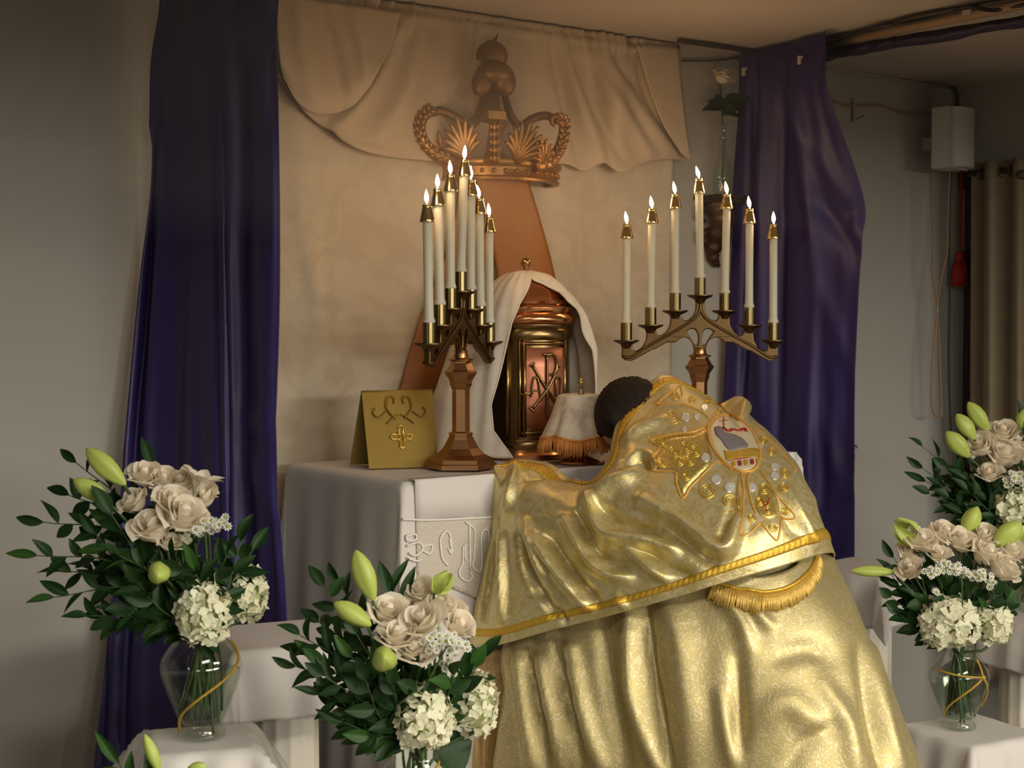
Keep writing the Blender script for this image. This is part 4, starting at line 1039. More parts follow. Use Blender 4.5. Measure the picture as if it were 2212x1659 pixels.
class Bouquet:
    def __init__(s, phrase, px, py, Y, vase_label, cords, k=1.0, vase=True):
        s.phrase = phrase; s.base = W(px, py, Y); s.Y = Y; s.k = k
        s.m = Y / FPX
        s.neck = s.base + np.array([0, 0, .185 * k]); s.bot = s.base + np.array([0, 0, .03 * k])
        if vase: s.vase(vase_label, cords)
    def P(s, px, py, d=0.0): return W(px, py, s.Y + d)
    def vase(s, label, cords):
        k = s.k; v = thing('glass_vase', label, 'vase', s.base)
        out = [(.040, 0), (.046, .004), (.046, .012), (.039, .020), (.042, .030), (.052, .055), (.066, .090), (.076, .120), (.079, .138), (.075, .156), (.062, .176), (.050, .190), (.047, .200), (.050, .212), (.060, .222)]
        inn = [(r - .003, z) for r, z in out[4:]][::-1] + [(.02, .028)]
        MB().lathe([(r * k, z * k) for r, z in out + inn], 48, caps=False).build('glass', 'vase_glass', v, world=False)
        MB().lathe([(r * k, z * k) for r, z in [(.001, .002), (.039, .001), (.044, .004), (.044, .011), (.036, .020), (.030, .026), (.001, .027)]], 36, caps=False).build('glass_foot', 'vase_glass', v, world=False)
        MB().lathe([(r * k, z * k) for r, z in [(.038, .031), (.047, .055), (.062, .09), (.072, .12), (.074, .130), (.001, .130)]], 40).build('water', 'water', v, world=False)
        def rad(z): return np.interp(z, [p[1] for p in out], [p[0] for p in out])
        for a0, z0, a1, z1 in cords:
            pts = []
            for t in np.linspace(0, 1, 40):
                a = math.radians(a0 + (a1 - a0) * t); z = z0 + (z1 - z0) * t
                q = dir0 + a; r = (rad(z) + .003) * k
                pts.append((r * math.cos(q), r * math.sin(q), z * k))
            MB().tube(pts, .0028 * k, 7).build('gold_cord', 'gold_cord', v, world=False)
        s.v = v
    def lab(s, txt): return txt + ' in the ' + s.phrase
    def rose(s, px, py, dia, where, d=0.0, lean=(0, 0), open_=1.0, group=True):
        c = s.P(px, py, d); R = dia * s.m * .5 * (1 + d / s.Y)
        ax = unit(-H_ * .45 + Z_ * .80 + R_ * fr_.normal(0, .25) + Z_ * lean[1])
        t = thing('rose', s.lab('cream rose ' + where), 'rose', c, group='roses in the ' + s.phrase)
        b = c - ax * R * .85; sc = R * 1.42
        put('heart', HEART, t, frame_z(b, ax, fr_.uniform(0, 6), sc)); put('calyx', CALYX, t, frame_z(b, ax, 0, sc))
        for n, kind, wob in ((3, 0, .1), (4, 1, .15), (5, 2, .2), (4, 3, .3)):
            a0 = fr_.uniform(0, 6)
            if kind == 3 and open_ < .5: continue
            for i in range(n):
                a = a0 + 2 * PI * i / n + fr_.normal(0, wob)
                put('petal', PET[kind], t, frame_z(b, unit(ax + fr_.normal(0, .05, 3)), a, sc * (1 + fr_.normal(0, .06))))
        stem_to(t, b, s.neck + fr_.normal(0, .012, 3) + np.array([0, 0, .0]), .0026)
        return t
    def bud(s, b, tip, r, where, d=0.0, d2=None, col='green'):
        a, e = s.P(*b, d), s.P(*tip, d if d2 is None else d2); R = r * s.m
        t = thing('lily_bud', s.lab(col + ' lily bud ' + where), 'lily bud', a, group='lily buds in the ' + s.phrase)
        L = np.linalg.norm(e - a); M_ = frame_z(a, e - a, fr_.uniform(0, 6), R, L)
        put('bud', BUD, t, M_)
        stem_to(t, a + unit(e - a) * .01 * s.k, s.neck + fr_.normal(0, .01, 3), .003)
        return t
    def opening(s, b, tip, r, where, d=0.0, n=4, green=True):
        """a lily about to open: tepals splayed at the tip"""
        a, e = s.P(*b, d), s.P(*tip, d); L = np.linalg.norm(e - a); ax = unit(e - a)
        t = thing('lily', s.lab(('half-open pale green lily ' if green else 'open white lily ') + where), 'lily', a, group='lilies in the ' + s.phrase)
        sd = unit(np.cross(ax, F_)); up = np.cross(sd, ax)
        for i in range(n):
            q = 2 * PI * i / n + .4
            o_ = sd * math.cos(q) + up * math.sin(q); dr = unit(ax + o_ * (.38 if green else .75))
            put('tepal', TEPALG if green else TEPAL, t, frame(a, dr, ax if not green else o_, r * s.m * (2.6 if green else 2.2), L, L))
        stem_to(t, a, s.neck + fr_.normal(0, .01, 3), .003)
        return t
    def hyd(s, px, py, rx, ry, where, d=0.0, n=150):
        c = s.P(px, py, d); R = rx * s.m; Rz = ry * s.m
        t = thing('hydrangea', s.lab('white hydrangea ' + where), 'hydrangea', c, group='hydrangeas in the ' + s.phrase)
        Mc = Matrix.Translation(Vector(c)) @ Matrix.Diagonal((R * .82, R * .82, Rz * .82, 1)); put('flower_core', HCORE, t, Mc)
        for i in range(n):
            z = 1 - 1.86 * (i + .5) / n; a = i * 2.39996 + fr_.normal(0, .1); q = math.sqrt(max(0, 1 - z * z))
            nn = np.array([q * math.cos(a), q * math.sin(a), z]); p = c + nn * np.array([R, R, Rz]) * (.90 + fr_.normal(0, .05))
            put('floret', FLORET, t, frame_z(p, unit(nn + fr_.normal(0, .42, 3)), fr_.uniform(0, 6), R * fr_.uniform(.18, .25)))
        stem_to(t, c - np.array([0, 0, Rz * .7]), s.neck, .004)
        return t
    def asters(s, path, where, n=16, d=-.02, spread=14, size=8.5):
        P = cr(np.array(path, float), n); c = s.P(*P[n // 2], d)
        t = thing('aster_spray', s.lab('tiny white asters ' + where), 'flowers', c, group='aster sprays in the ' + s.phrase)
        for i in range(n):
            q = P[i] + fr_.normal(0, spread * .5, 2); p = s.P(*q, d + fr_.normal(0, .012)); ax = unit(-H_ + Z_ * .5 + fr_.normal(0, .35, 3))
            M_ = frame_z(p, ax, fr_.uniform(0, 6), size * 1.15 * s.m * fr_.uniform(.8, 1.15))
            b = put('blossom', AST, t, M_); link('eye', ASTE, b)
        stem_to(t, c, s.neck, .002)
        return t
    def leaf(s, root, a, b, wid, up=None, kind=None):
        n = unit(-H_ * .8 + Z_ * .5 + fr_.normal(0, .35, 3)) if up is None else up
        L = np.linalg.norm(b - a)
        put('leaf', LEAF[kind if kind is not None else int(fr_.choice([0, 0, 1, 2], p=[.35, .25, .25, .15]))], root, frame(a, b - a, n, wid, L, L))
    def sprig(s, tip, base=None, n=9, ll=62, lw=26, d=0.0, d0=0.0, droop=0.0, where='', kind=None, label=None):
        e = s.P(*tip, d); a = s.neck + np.array([0, 0, .02]) if base is None else s.P(*base, d0)
        t = thing('leafy_sprig', label or s.lab('dark green leafy sprig among the blooms'), 'foliage', a, group='greenery in the ' + s.phrase)
        mid = (a + e) / 2 + np.array([0, 0, droop]) + fr_.normal(0, .01, 3)
        P = cr(np.array([a, mid, e]), 24); S_ = list(P)
        if base is None: S_ = [s.bot + np.array([fr_.normal(0, .016), fr_.normal(0, .016), abs(fr_.normal(0, .02))])] + S_
        MB().tube(S_, np.linspace(.0026, .0010, len(S_)), 5).build('stem', 'stem', t)
        for i in range(n):
            u = .22 + .78 * i / (n - 1); k = min(23, int(u * 23)); p = P[k]; tg = unit(P[min(23, k + 1)] - P[max(0, k - 1)])
            sd = unit(np.cross(tg, -H_ + fr_.normal(0, .3, 3))) * (1 if i % 2 else -1)
            dr = tg if i == n - 1 else unit(tg * .75 + sd * .75 + fr_.normal(0, .18, 3))
            L = ll * s.m * fr_.uniform(.8, 1.15)
            s.leaf(t, p, p + dr * L, lw * s.m * fr_.uniform(.70, 1.1), kind=kind)
        return t
    def fill(s, cx, cy, rx, ry, n, dd=.10, back=.02):
        """sprigs filling the body of the bouquet"""
        for i in range(n):
            a = fr_.uniform(0, 2 * PI); q = math.sqrt(fr_.uniform(.1, 1))
            tip = (cx + rx * q * math.cos(a), cy + ry * q * math.sin(a))
            s.sprig(tip, n=8, d=back + fr_.uniform(-dd, dd) * .6, ll=58, lw=28)

ORD = ['highest', 'second highest', 'third highest', 'fourth highest', 'fifth highest', 'sixth highest', 'seventh highest', 'eighth highest', 'lowest']
def reach(bq, tips, tip):
    """label of a sprig that reaches out to the left, told by its height among them"""
    k = sorted(tips, key=lambda q: q[1]).index(tip)
    return bq.lab('leafy sprig reaching left, %s,' % (ORD[k] if k < len(tips) - 1 else 'lowest'))
def stand(label, cloth_label, c, half, drop, seed, colr=.10, rot=0.0, wave=.012, sq=None, cgroup='cloths on the pedestals', flare=.10):
    """fluted column pedestal with a cloth over it"""
    x, y, z = [float(q) for q in c]; top = z - .006
    p = thing('pedestal', label, 'pedestal', (x, y, 0), rot, group='fluted pedestals')
    MB().box((0, 0, top - .016), (2 * half, 2 * half, .03)).build('top_slab', 'plaster', p, world=False, smooth=False)
    MB().lathe([(colr, top - .085), (colr * 1.08, top - .07), (colr * 1.12, top - .055), (half * .95, top - .031)], 40).build('capital', 'plaster', p, world=False, sharp=40)
    MB().lathe([(colr * 1.04, .09), (colr, .12), (colr * .97, top - .085)], 96, rf=lambda a, q: 1 - .05 * abs(math.sin(8 * a)) ** .7).build('shaft', 'plaster', p, world=False)
    MB().lathe([(colr * 1.35, 0), (colr * 1.35, .04), (colr * 1.2, .05), (colr * 1.2, .075), (colr * 1.06, .09)], 40).build('plinth', 'plaster', p, world=False, sharp=40)
    drape('pedestal_cloth', cloth_label, (x, y, z - .003), half + .003, half + .003, drop, 'linen', rot, n=66, wave=wave, nw=2.2, flare=flare, corner=.45, seed=seed, rnd=.018, group=None)

# ---- left bouquet before the curtain
A = Bouquet('left bouquet by the purple curtain', 436, 1592, 2.80, 'clear glass vase wound once with gold cord on the front left pedestal', [(70, .150, -70, .018), (70, .150, 110, .185)])
stand('white fluted pedestal under the front left vase', 'white cloth draped over the front left pedestal', A.base, .085, .30, 4, .07, rot=math.radians(-20), wave=.022, flare=.22)
for a in ((312, 1024, 64, 'uppermost at the left', .02), (352, 1036, 60, 'in the top row, second', .02), (392, 1040, 62, 'in the top row, third', .03), (288, 1084, 60, 'leftmost, beside the lower bud', -.02),
          (372, 1082, 72, 'in the middle, behind the largest', -.03), (396, 1112, 86, 'largest, in the middle', -.05), (330, 1138, 80, 'lowest, above the front bud', -.06), (440, 1072, 56, 'under the open lily', .0)):
    A.rose(*a[:4], d=a[4])
A.rose(368, 1172, 46, 'small, tucked under the lowest bloom', d=-.05)
A.opening((425, 1068), (448, 1000), 26, 'at the top right', d=0.0, n=6, green=False)
A.bud((272, 1048), (186, 968), 24, 'highest, pointing up left', d=-.02); A.bud((262, 1030), (188, 972), 14, 'slim, behind the highest one', d=.02)
A.bud((238, 1084), (158, 1036), 21, 'second, pointing left', d=-.04); A.bud((345, 1228), (341, 1246), 24, 'seen end-on at the front', d=-.10, d2=-.16)
A.hyd(440, 1326, 60, 74, 'at the front over the vase', d=-.05); A.hyd(535, 1286, 46, 68, 'at the right', d=.03)
A.asters([(405, 1165), (430, 1145), (455, 1130), (488, 1132)], 'beside the lowest roses', n=34, d=-.07)
AT = [(82, 1200), (95, 1128), (118, 1290), (150, 1070), (190, 1330), (130, 1235), (165, 1000), (225, 1332)]
for tip, dr, d in (((82, 1200), .05, -.02), ((95, 1128), .06, .0), ((118, 1290), .04, -.04), ((150, 1070), .06, .04), ((190, 1330), .02, -.06), ((130, 1235), .05, .05), ((165, 1000), .05, .06), ((225, 1332), .0, -.02)):
    A.sprig(tip, n=11, d=d, droop=dr, label=reach(A, AT, tip))
for tip, d in (((545, 1190), .03), ((520, 1170), -.02), ((490, 1200), -.05), ((385, 1215), -.09), ((300, 1260), -.09), ((260, 1200), -.07), ((420, 1230), -.08), ((240, 1110), -.06), ((270, 1300), -.06), ((330, 1010), .05), ((445, 1380), -.04)):
    A.sprig(tip, n=8, d=d, ll=66, lw=32)
A.fill(310, 1200, 130, 100, 14)
# ---- bouquet before the altar
B = Bouquet('bouquet in front of the altar', 898, 1850, 2.72, 'clear glass vase with gold cord under the bouquet in front of the altar', [(60, .19, -120, .10)])
stand('white fluted pedestal under the vase before the altar', 'white cloth draped over the pedestal before the altar', B.base, .085, .22, 9, .07, rot=math.radians(-20), wave=.02)
for a in ((912, 1276, 62, 'highest, beside the half-open lily', .03), (838, 1322, 74, 'leftmost, above the lower bud', -.01), (858, 1372, 76, 'pointing down at the front left', -.06), (912, 1340, 80, 'largest, in the middle', -.05), (950, 1305, 56, 'under the half-open lily', .0),
          (975, 1318, 56, 'ruffled, second from the right', .01), (992, 1352, 64, 'rightmost', -.03), (896, 1402, 72, 'lowest, facing down', -.07), (880, 1310, 50, 'behind the largest bloom', .02)):
    B.rose(*a[:4], d=a[4])
B.bud((808, 1298), (768, 1188), 26, 'tall, pointing straight up', d=-.02); B.bud((802, 1352), (721, 1302), 23, 'lower, pointing left', d=-.05); B.bud((830, 1428), (830, 1420), 27, 'seen end-on below the roses', d=-.10, d2=-.18)
B.opening((938, 1282), (972, 1238), 24, 'at the top right', d=.0)
B.hyd(915, 1552, 66, 74, 'large, at the front', d=-.05); B.hyd(1030, 1522, 48, 84, 'at the right against the robe', d=.02)
B.asters([(925, 1392), (955, 1375), (985, 1395), (1012, 1402)], 'under the roses', n=48, d=-.10, spread=20); B.asters([(955, 1430), (970, 1445)], 'below the main spray', n=4, d=-.04)
gl = thing('leafy_sprig', 'tuft of long pointed upright leaves behind the bouquet in front of the altar', 'foliage', B.P(850, 1300, .03))
for a, b, w in (((846, 1290), (818, 1210), 20), ((838, 1290), (880, 1204), 14), ((866, 1320), (893, 1222), 18)):
    B.leaf(gl, B.P(*a, .03), B.P(*b, .04), w * B.m * 1.5, kind=0)
MB().tube([B.P(850, 1300, .03), B.neck], .003, 6).build('stem', 'stem', gl)
BT = [(640, 1440), (648, 1372), (700, 1268), (662, 1415), (690, 1500), (735, 1265), (742, 1560), (690, 1345), (700, 1460)]
for tip, dr, d in (((640, 1440), .03, -.03), ((648, 1372), .04, .0), ((700, 1268), .05, .05), ((662, 1415), .03, .03), ((690, 1500), .0, -.05), ((735, 1265), .05, .08), ((742, 1560), .0, -.06), ((690, 1345), .05, .05), ((700, 1460), .03, -.08)):
    B.sprig(tip, n=11, d=d, droop=dr, label=reach(B, BT, tip))
for tip, d in (((1045, 1420), .02), ((1020, 1440), -.03), ((980, 1460), -.06), ((790, 1470), -.08), ((840, 1500), -.06), ((900, 1470), -.08), ((760, 1420), -.07), ((800, 1590), -.06), ((850, 1480), -.09), ((770, 1370), -.05), ((740, 1520), -.04)):
    B.sprig(tip, n=8, d=d, ll=66, lw=34)
bl = thing('broad_leaf', 'broad round dark green leaf at the foot of the bouquet in front of the altar', 'leaf', B.P(935, 1640, .0))
B.leaf(bl, B.P(935, 1640, .0), B.P(1022, 1600, .03), 100 * B.m, up=unit(-H_ + Z_ * .2), kind=0)
MB().tube([B.P(935, 1640, 0), B.P(900, 1700, 0)], .003, 6).build('stem', 'stem', bl)
B.fill(820, 1440, 130, 110, 15)
# ---- lower right bouquet
Cq = Bouquet('lower right bouquet', 2070, 1572, 3.80, 'glass vase with crossed gold cord and knot in the lower right', [(-80, .165, 30, .150), (30, .150, -70, .035), (30, .150, 38, .19), (30, .150, 80, .06)])
kn = Cq.base + np.array([0, 0, .150]) + xf(Matrix.Identity(4), [cyl(math.radians(30), 0, .081)])[0]
MB().lathe([(.001, -.006), (.007, -.003), (.008, .002), (.001, .007)], 10, kn).build('cord_knot', 'gold_cord', Cq.v)
stand('low pedestal under the lower right vase', 'white cloth over the low stand in the lower right corner', Cq.base + np.array([.03, -.02, 0]), .115, .26, 13, .09, rot=math.radians(-8), wave=.012, flare=.16)
for a in ((1990, 1168, 62, 'upper left, beside the half-open lily', -.02), (1962, 1196, 50, 'leftmost', .0), (1968, 1228, 52, 'lowest at the left', -.04), (2042, 1152, 60, 'top, second from the left', .0), (2030, 1198, 46, 'small upright, in the middle', -.04), (2078, 1168, 58, 'beneath the upright bud', -.02),
          (2126, 1156, 58, 'top right', .0), (2132, 1198, 64, 'right of the middle', -.04), (2184, 1190, 62, 'pinkish, at the right', -.02), (2170, 1226, 66, 'lowest at the right', -.06), (2140, 1228, 40, 'small, tucked by the asters', -.03)):
    Cq.rose(*a[:4], d=a[4])
Cq.opening((1992, 1176), (1932, 1128), 20, 'at the upper left', d=-.01); Cq.bud((2082, 1158), (2112, 1094), 21, 'upright in the middle', d=.02); Cq.bud((2145, 1178), (2206, 1128), 24, 'large, at the upper right', d=-.02); Cq.bud((1936, 1236), (1837, 1233), 13, 'long, pointing left over the pedestal cloth', d=-.02)
Cq.opening((2190, 1190), (2225, 1130), 20, 'at the frame edge', d=.03)
Cq.hyd(2050, 1346, 66, 60, 'large, over the vase', d=-.06); Cq.hyd(2145, 1346, 42, 50, 'smaller, at the right', d=-.02)
Cq.asters([(2003, 1240), (2050, 1228), (2100, 1238), (2150, 1255)], 'in a row under the roses', n=56, d=-.11, spread=12, size=8); Cq.asters([(2018, 1276), (2022, 1280)], 'low at the left', n=3, d=-.06, spread=4, size=8)
for tip, d in (((1930, 1205), .0), ((1925, 1240), .02), ((1925, 1290), -.02), ((1940, 1325), -.03), ((1935, 1270), .03), ((1975, 1290), -.05), ((2035, 1275), -.06), ((2090, 1280), -.06), ((2150, 1285), -.06), ((2190, 1275), -.03), ((2205, 1300), .02), ((2015, 1215), -.02), ((2100, 1210), -.02), ((1960, 1330), -.02), ((2115, 1250), -.05), ((2000, 1310), -.03), ((2065, 1290), -.04), ((2170, 1300), -.03)):
    CT = [(1930, 1205), (1925, 1240), (1925, 1290), (1940, 1325), (1935, 1270)]
    Cq.sprig(tip, n=8, d=d, ll=42, lw=24, label=reach(Cq, CT, tip) if tip in CT else None)
Cq.fill(2070, 1265, 120, 50, 10)
# ---- upper right bouquet
D = Bouquet('upper right bouquet by the window', 2236, 1322, 4.25, 'glass vase standing at the right picture edge under the upper right bouquet', [], k=1.0)
stand('white fluted pedestal at the right picture edge', 'white cloth over the pedestal at the right picture edge', D.base + np.array([.0, 0, 0]), .135, .16, 17, .10, rot=math.radians(-10), flare=.08)
for a in ((2118, 962, 56, 'leftmost of the large ones', -.02), (2134, 938, 44, 'behind the leftmost', .02), (2166, 932, 54, 'highest', .0), (2170, 982, 68, 'largest, in the middle', -.04), (2198, 952, 50, 'at the right edge', .0), (2137, 1022, 46, 'lowest and smallest', -.05), (2232, 985, 54, 'beyond the picture edge', .0)):
    D.rose(*a[:4], d=a[4])
D.bud((2136, 932), (2091, 868), 18, 'uppermost', d=.0); D.bud((2106, 950), (2066, 894), 18, 'second from the top', d=-.02); D.bud((2094, 988), (2044, 932), 20, 'third, lowest', d=-.04); D.bud((2200, 925), (2222, 880), 17, 'at the right edge', d=.0)
D.hyd(2192, 1096, 46, 44, 'low at the right edge', d=-.04); D.asters([(2180, 1038), (2200, 1030), (2215, 1035)], 'beside the small lowest rose', n=34, d=-.09, spread=18, size=8)
for tip, d in (((1993, 965), .0), ((1993, 1012), .02), ((2008, 1066), -.02), ((2000, 1040), .03), ((2050, 1075), -.03), ((2080, 1110), -.03), ((2110, 1140), -.02), ((2045, 1010), -.03), ((2090, 1060), -.05), ((2130, 1080), -.04), ((2060, 1110), .03), ((2205, 905), .0), ((2110, 1010), -.02), ((2150, 1120), -.02), ((2032, 1050), .0)):
    DT = [(1993, 965), (1993, 1012), (2008, 1066), (2000, 1040)]
    D.sprig(tip, n=9, d=d, ll=46, lw=20, kind=0, label=reach(D, DT, tip) if tip in DT else None)
D.fill(2140, 1070, 80, 50, 10)
# ---- bouquet at the lower frame edge, mostly below the picture
E = Bouquet('bouquet at the bottom left edge', 345, 2000, 2.45, 'glass vase below the bottom left picture edge', [])
stand('white fluted pedestal below the bottom left picture edge', 'white cloth over the pedestal below the bottom left picture edge', E.base, .085, .12, 23, .06, rot=math.radians(-20))
E.bud((346, 1672), (312, 1586), 15, 'slim, pointing up', d=.0); E.bud((400, 1668), (446, 1652), 14, 'lying at the right', d=.0)
E.sprig((258, 1652), base=(345, 1760), n=6, d=.0, ll=80, lw=30, kind=2, label=E.lab('light green leafy sprig reaching left')); E.sprig((330, 1690), base=(345, 1800), n=6, d=.02, ll=80, lw=30)
E.rose(350, 1745, 80, 'below the picture edge'); E.hyd(360, 1820, 60, 60, 'below the picture edge', n=50)
# ---- back pedestals either side of the altar
LP = W(606, 1366, 3.20); RP = W(1868, 1222, 4.42)
stand('white fluted pedestal left of the altar', 'white cloth draped over the pedestal left of the altar', LP, .125, .17, 31, .085, rot=math.radians(-12), wave=.010, flare=.10)
stand('white fluted pedestal right of the altar behind the priest', 'white cloth draped over the pedestal right of the altar', RP, .125, .17, 37, .085, rot=math.radians(8), wave=.010, flare=.12)
# ---- the single roses on the wall brackets
for bx, bz, lab, tipx in ((brx, brz, 'single cream rose with green leaves beside the right purple curtain', None), (blx, blz, 'single rose whose leaf shows past the left purple curtain', 1)):
    c = np.array([bx, -.065, bz + .40]); t = thing('single_rose', lab, 'rose', (bx, -.065, bz + .03))
    R = .040; ax = unit(np.array([.05, -.55, .8])); b = c - ax * R * .6
    put('heart', HEART, t, frame_z(b, ax, 0, R)); put('calyx', CALYX, t, frame_z(b, ax, 0, R))
    for n, kind in ((3, 0), (4, 1), (5, 2), (5, 3)):
        for i in range(n): put('petal', PET[kind], t, frame_z(b, unit(ax + fr_.normal(0, .08, 3)), 2 * PI * i / n + kind, R * 1.1))
    MB().tube([(bx, -.065, bz + .03), (bx + .004, -.066, bz + .2), b], .0028, 6).build('stem', 'stem', t)
    q = Bouquet.__new__(Bouquet)
    for dx, dy, dz, L, wd_ in ((-.8, -.3, .25, .085, .045), (-.65, -.4, -.35, .07, .045), (.8, -.2, .1, .09, .05), (.6, -.5, .4, .08, .05), (-.3, -.7, .3, .08, .05), (.2, -.8, -.1, .07, .045), (-.95, .1, -.1, .07, .04), (.9, -.2, -.25, .075, .045)):
        a_ = np.array([bx, -.067, bz + .29 + fr_.uniform(-.03, .04)]); q.leaf(t, a_, a_ + unit([dx, dy, dz]) * L * 1.2, wd_ * 1.1, up=unit(np.array([0, -.7, .7])), kind=0)
    if tipx:
        e = on_y(614, 156, -.20); a_ = e + np.array([-.07, .05, .035]); q.leaf(t, a_, e, .05, up=unit(np.array([0, -.8, .5])), kind=0)
# ------------------------------------------------------------------ the bowing priest
pr = thing('person', 'priest in a gold humeral veil and cope bowing low over the altar', 'person', (2.40, -1.20, 0))
# body: one skinned figure
J = {'pelvis': ((2.41, -1.19, .86), .115), 'belly': ((2.41, -1.09, .95), .10), 'chest': ((2.41, -1.00, 1.02), .095), 'neck0': ((2.41, -.91, 1.085), .07), 'neck': ((2.41, -.86, 1.10), .056),
     'shL': (tuple(W(1345, 1062, 3.57)), .045), 'elL': (tuple(W(1200, 1085, 3.57)), .036), 'wrL': ((2.20, -.77, .975), .024), 'paL': ((2.215, -.745, .985), .024),
     'shR': ((2.55, -.93, 1.05), .05), 'elR': ((2.66, -.78, 1.02), .038), 'wrR': ((2.63, -.66, 1.045), .028), 'paR': ((2.61, -.60, 1.045), .028),
     'hiL': ((2.32, -1.17, .84), .095), 'knL': ((2.31, -1.08, .48), .062), 'anL': ((2.31, -1.15, .09), .045), 'toL': ((2.30, -.98, .045), .038),
     'hiR': ((2.50, -1.17, .84), .095), 'knR': ((2.51, -1.08, .48), .062), 'anR': ((2.51, -1.15, .09), .045), 'toR': ((2.52, -.98, .045), .038)}
ED = [('pelvis', 'belly'), ('belly', 'chest'), ('chest', 'neck0'), ('neck0', 'neck'), ('chest', 'shL'), ('shL', 'elL'), ('elL', 'wrL'), ('wrL', 'paL'), ('chest', 'shR'), ('shR', 'elR'), ('elR', 'wrR'), ('wrR', 'paR'),
      ('pelvis', 'hiL'), ('hiL', 'knL'), ('knL', 'anL'), ('anL', 'toL'), ('pelvis', 'hiR'), ('hiR', 'knR'), ('knR', 'anR'), ('anR', 'toR')]
for s, sg_ in (('L', 1), ('R', -1)):
    pa = np.array(J['pa' + s][0])
    for k, (dx, L) in enumerate(((-.024, .055), (-.008, .075), (.008, .080), (.024, .070))):
        J['f%s%da' % (s, k)] = (tuple(pa + [dx, .03, .0]), .009); J['f%s%db' % (s, k)] = (tuple(pa + [dx * 1.2, .03 + L * .6, -.006]), .008); J['f%s%dc' % (s, k)] = (tuple(pa + [dx * 1.25, .03 + L, -.018]), .0068)
        ED += [('pa' + s, 'f%s%da' % (s, k)), ('f%s%da' % (s, k), 'f%s%db' % (s, k)), ('f%s%db' % (s, k), 'f%s%dc' % (s, k))]
    J['t%sa' % s] = (tuple(pa + [sg_ * .032, -.005, -.006]), .0095); J['t%sb' % s] = (tuple(pa + [sg_ * .045, .028, -.015]), .008)
    ED += [('pa' + s, 't%sa' % s), ('t%sa' % s, 't%sb' % s)]
keys = list(J); idx = {k: i for i, k in enumerate(keys)}
inv = ROOT[pr.name].inverted()
me = bpy.data.meshes.new('body'); me.from_pydata([tuple(p) for p in xf(inv, [J[k][0] for k in keys])], [(idx[a], idx[b]) for a, b in ED], [])
body = link('body_rig', me, pr)
body.modifiers.new('skin', 'SKIN')
for i, k in enumerate(keys):
    sv = me.skin_vertices[0].data[i]; sv.radius = (J[k][1], J[k][1]); sv.use_root = (k == 'pelvis')
sb = body.modifiers.new('sub', 'SUBSURF'); sb.levels = 2; sb.render_levels = 2
dg = bpy.context.evaluated_depsgraph_get(); bpy.context.view_layer.update()
ev = body.evaluated_get(bpy.context.evaluated_depsgraph_get())
bm = bmesh.new(); bm.from_mesh(ev.to_mesh())
# head added to the same mesh: skull, brow, nose, chin, ears; bowed so the face looks down at the altar
HC = np.array([2.418, -.800, 1.136]); tilt = math.radians(58)
fwd = np.array([-.10, math.cos(tilt), -math.sin(tilt)]); fwd = unit(fwd); side = unit(np.cross(fwd, Z_)); hup = np.cross(side, fwd)
def head_pt(th, ph, k=1.0):
    x, y, z = math.sin(th) * math.cos(ph), math.sin(th) * math.sin(ph), math.cos(th)   # x side, y front, z crown
    rx, ry, rz_ = .076, .098, .112
    p = np.array([x * rx, y * ry, z * rz_])
    if z < -.1: p[0] *= 1 - .28 * min(1, -z - .1) ; p[1] *= 1 - .05
    if y > .6:                                                 # the face: nose, brow, mouth
        n_ = math.exp(-((x / .13) ** 2)) * math.exp(-(((z + .12) / .20) ** 2)); p[1] += .026 * n_
        p[1] -= .008 * math.exp(-(((abs(x) - .36) / .14) ** 2)) * math.exp(-(((z - .06) / .10) ** 2))
        p[1] += .006 * math.exp(-((x / .25) ** 2)) * math.exp(-(((z + .46) / .05) ** 2)) - .004 * math.exp(-((x / .3) ** 2)) * math.exp(-(((z + .53) / .03) ** 2))
    if abs(x) > .9 and abs(z) < .35: p[0] += .018 * math.copysign(1, x) * math.exp(-(((y + .05) / .18) ** 2)) * math.exp(-((z / .22) ** 2))
    p = p * k
    return HC + side * p[0] + fwd * p[1] + hup * p[2]
mb = MB(); mb.grid(np.array([[head_pt(th, ph) for ph in np.linspace(0, 2 * PI, 65)[:-1]] for th in np.linspace(.02, PI - .02, 40)]), True)
hv = [bm.verts.new(v) for v in xf(inv, mb.v)]
for f in mb.f: bm.faces.new([hv[i] for i in f])
bmesh.ops.recalc_face_normals(bm, faces=bm.faces)
bpy.data.objects.remove(body)
me = bpy.data.meshes.new('body'); bm.to_mesh(me); bm.free(); me.materials.append(MAT['skin']); me.polygons.foreach_set('use_smooth', [True] * len(me.polygons))
link('body', me, pr)
# hair: cap over crown, back and sides, cropped, with tufts
rows = []; hr = np.random.default_rng(8)
for th in np.linspace(.02, 2.25, 40):
    row = []
    for i, ph in enumerate(np.linspace(0, 2 * PI, 91)[:-1]):
        fr0 = math.sin(ph)                                      # +1 at the face
        lim = 1.10 if fr0 > .75 else (1.10 + (2.25 - 1.10) * min(1, (.75 - fr0) / .7))
        t2 = th / 2.25 * lim
        row.append(head_pt(t2, ph, 1.075 + .022 * math.sin(31 * ph + 14 * th) * math.sin(17 * th + 5 * ph) + .008 * hr.normal()))
    rows.append(row)
MB().grid(np.array(rows), True).build('hair', 'hair', pr, fix=True)

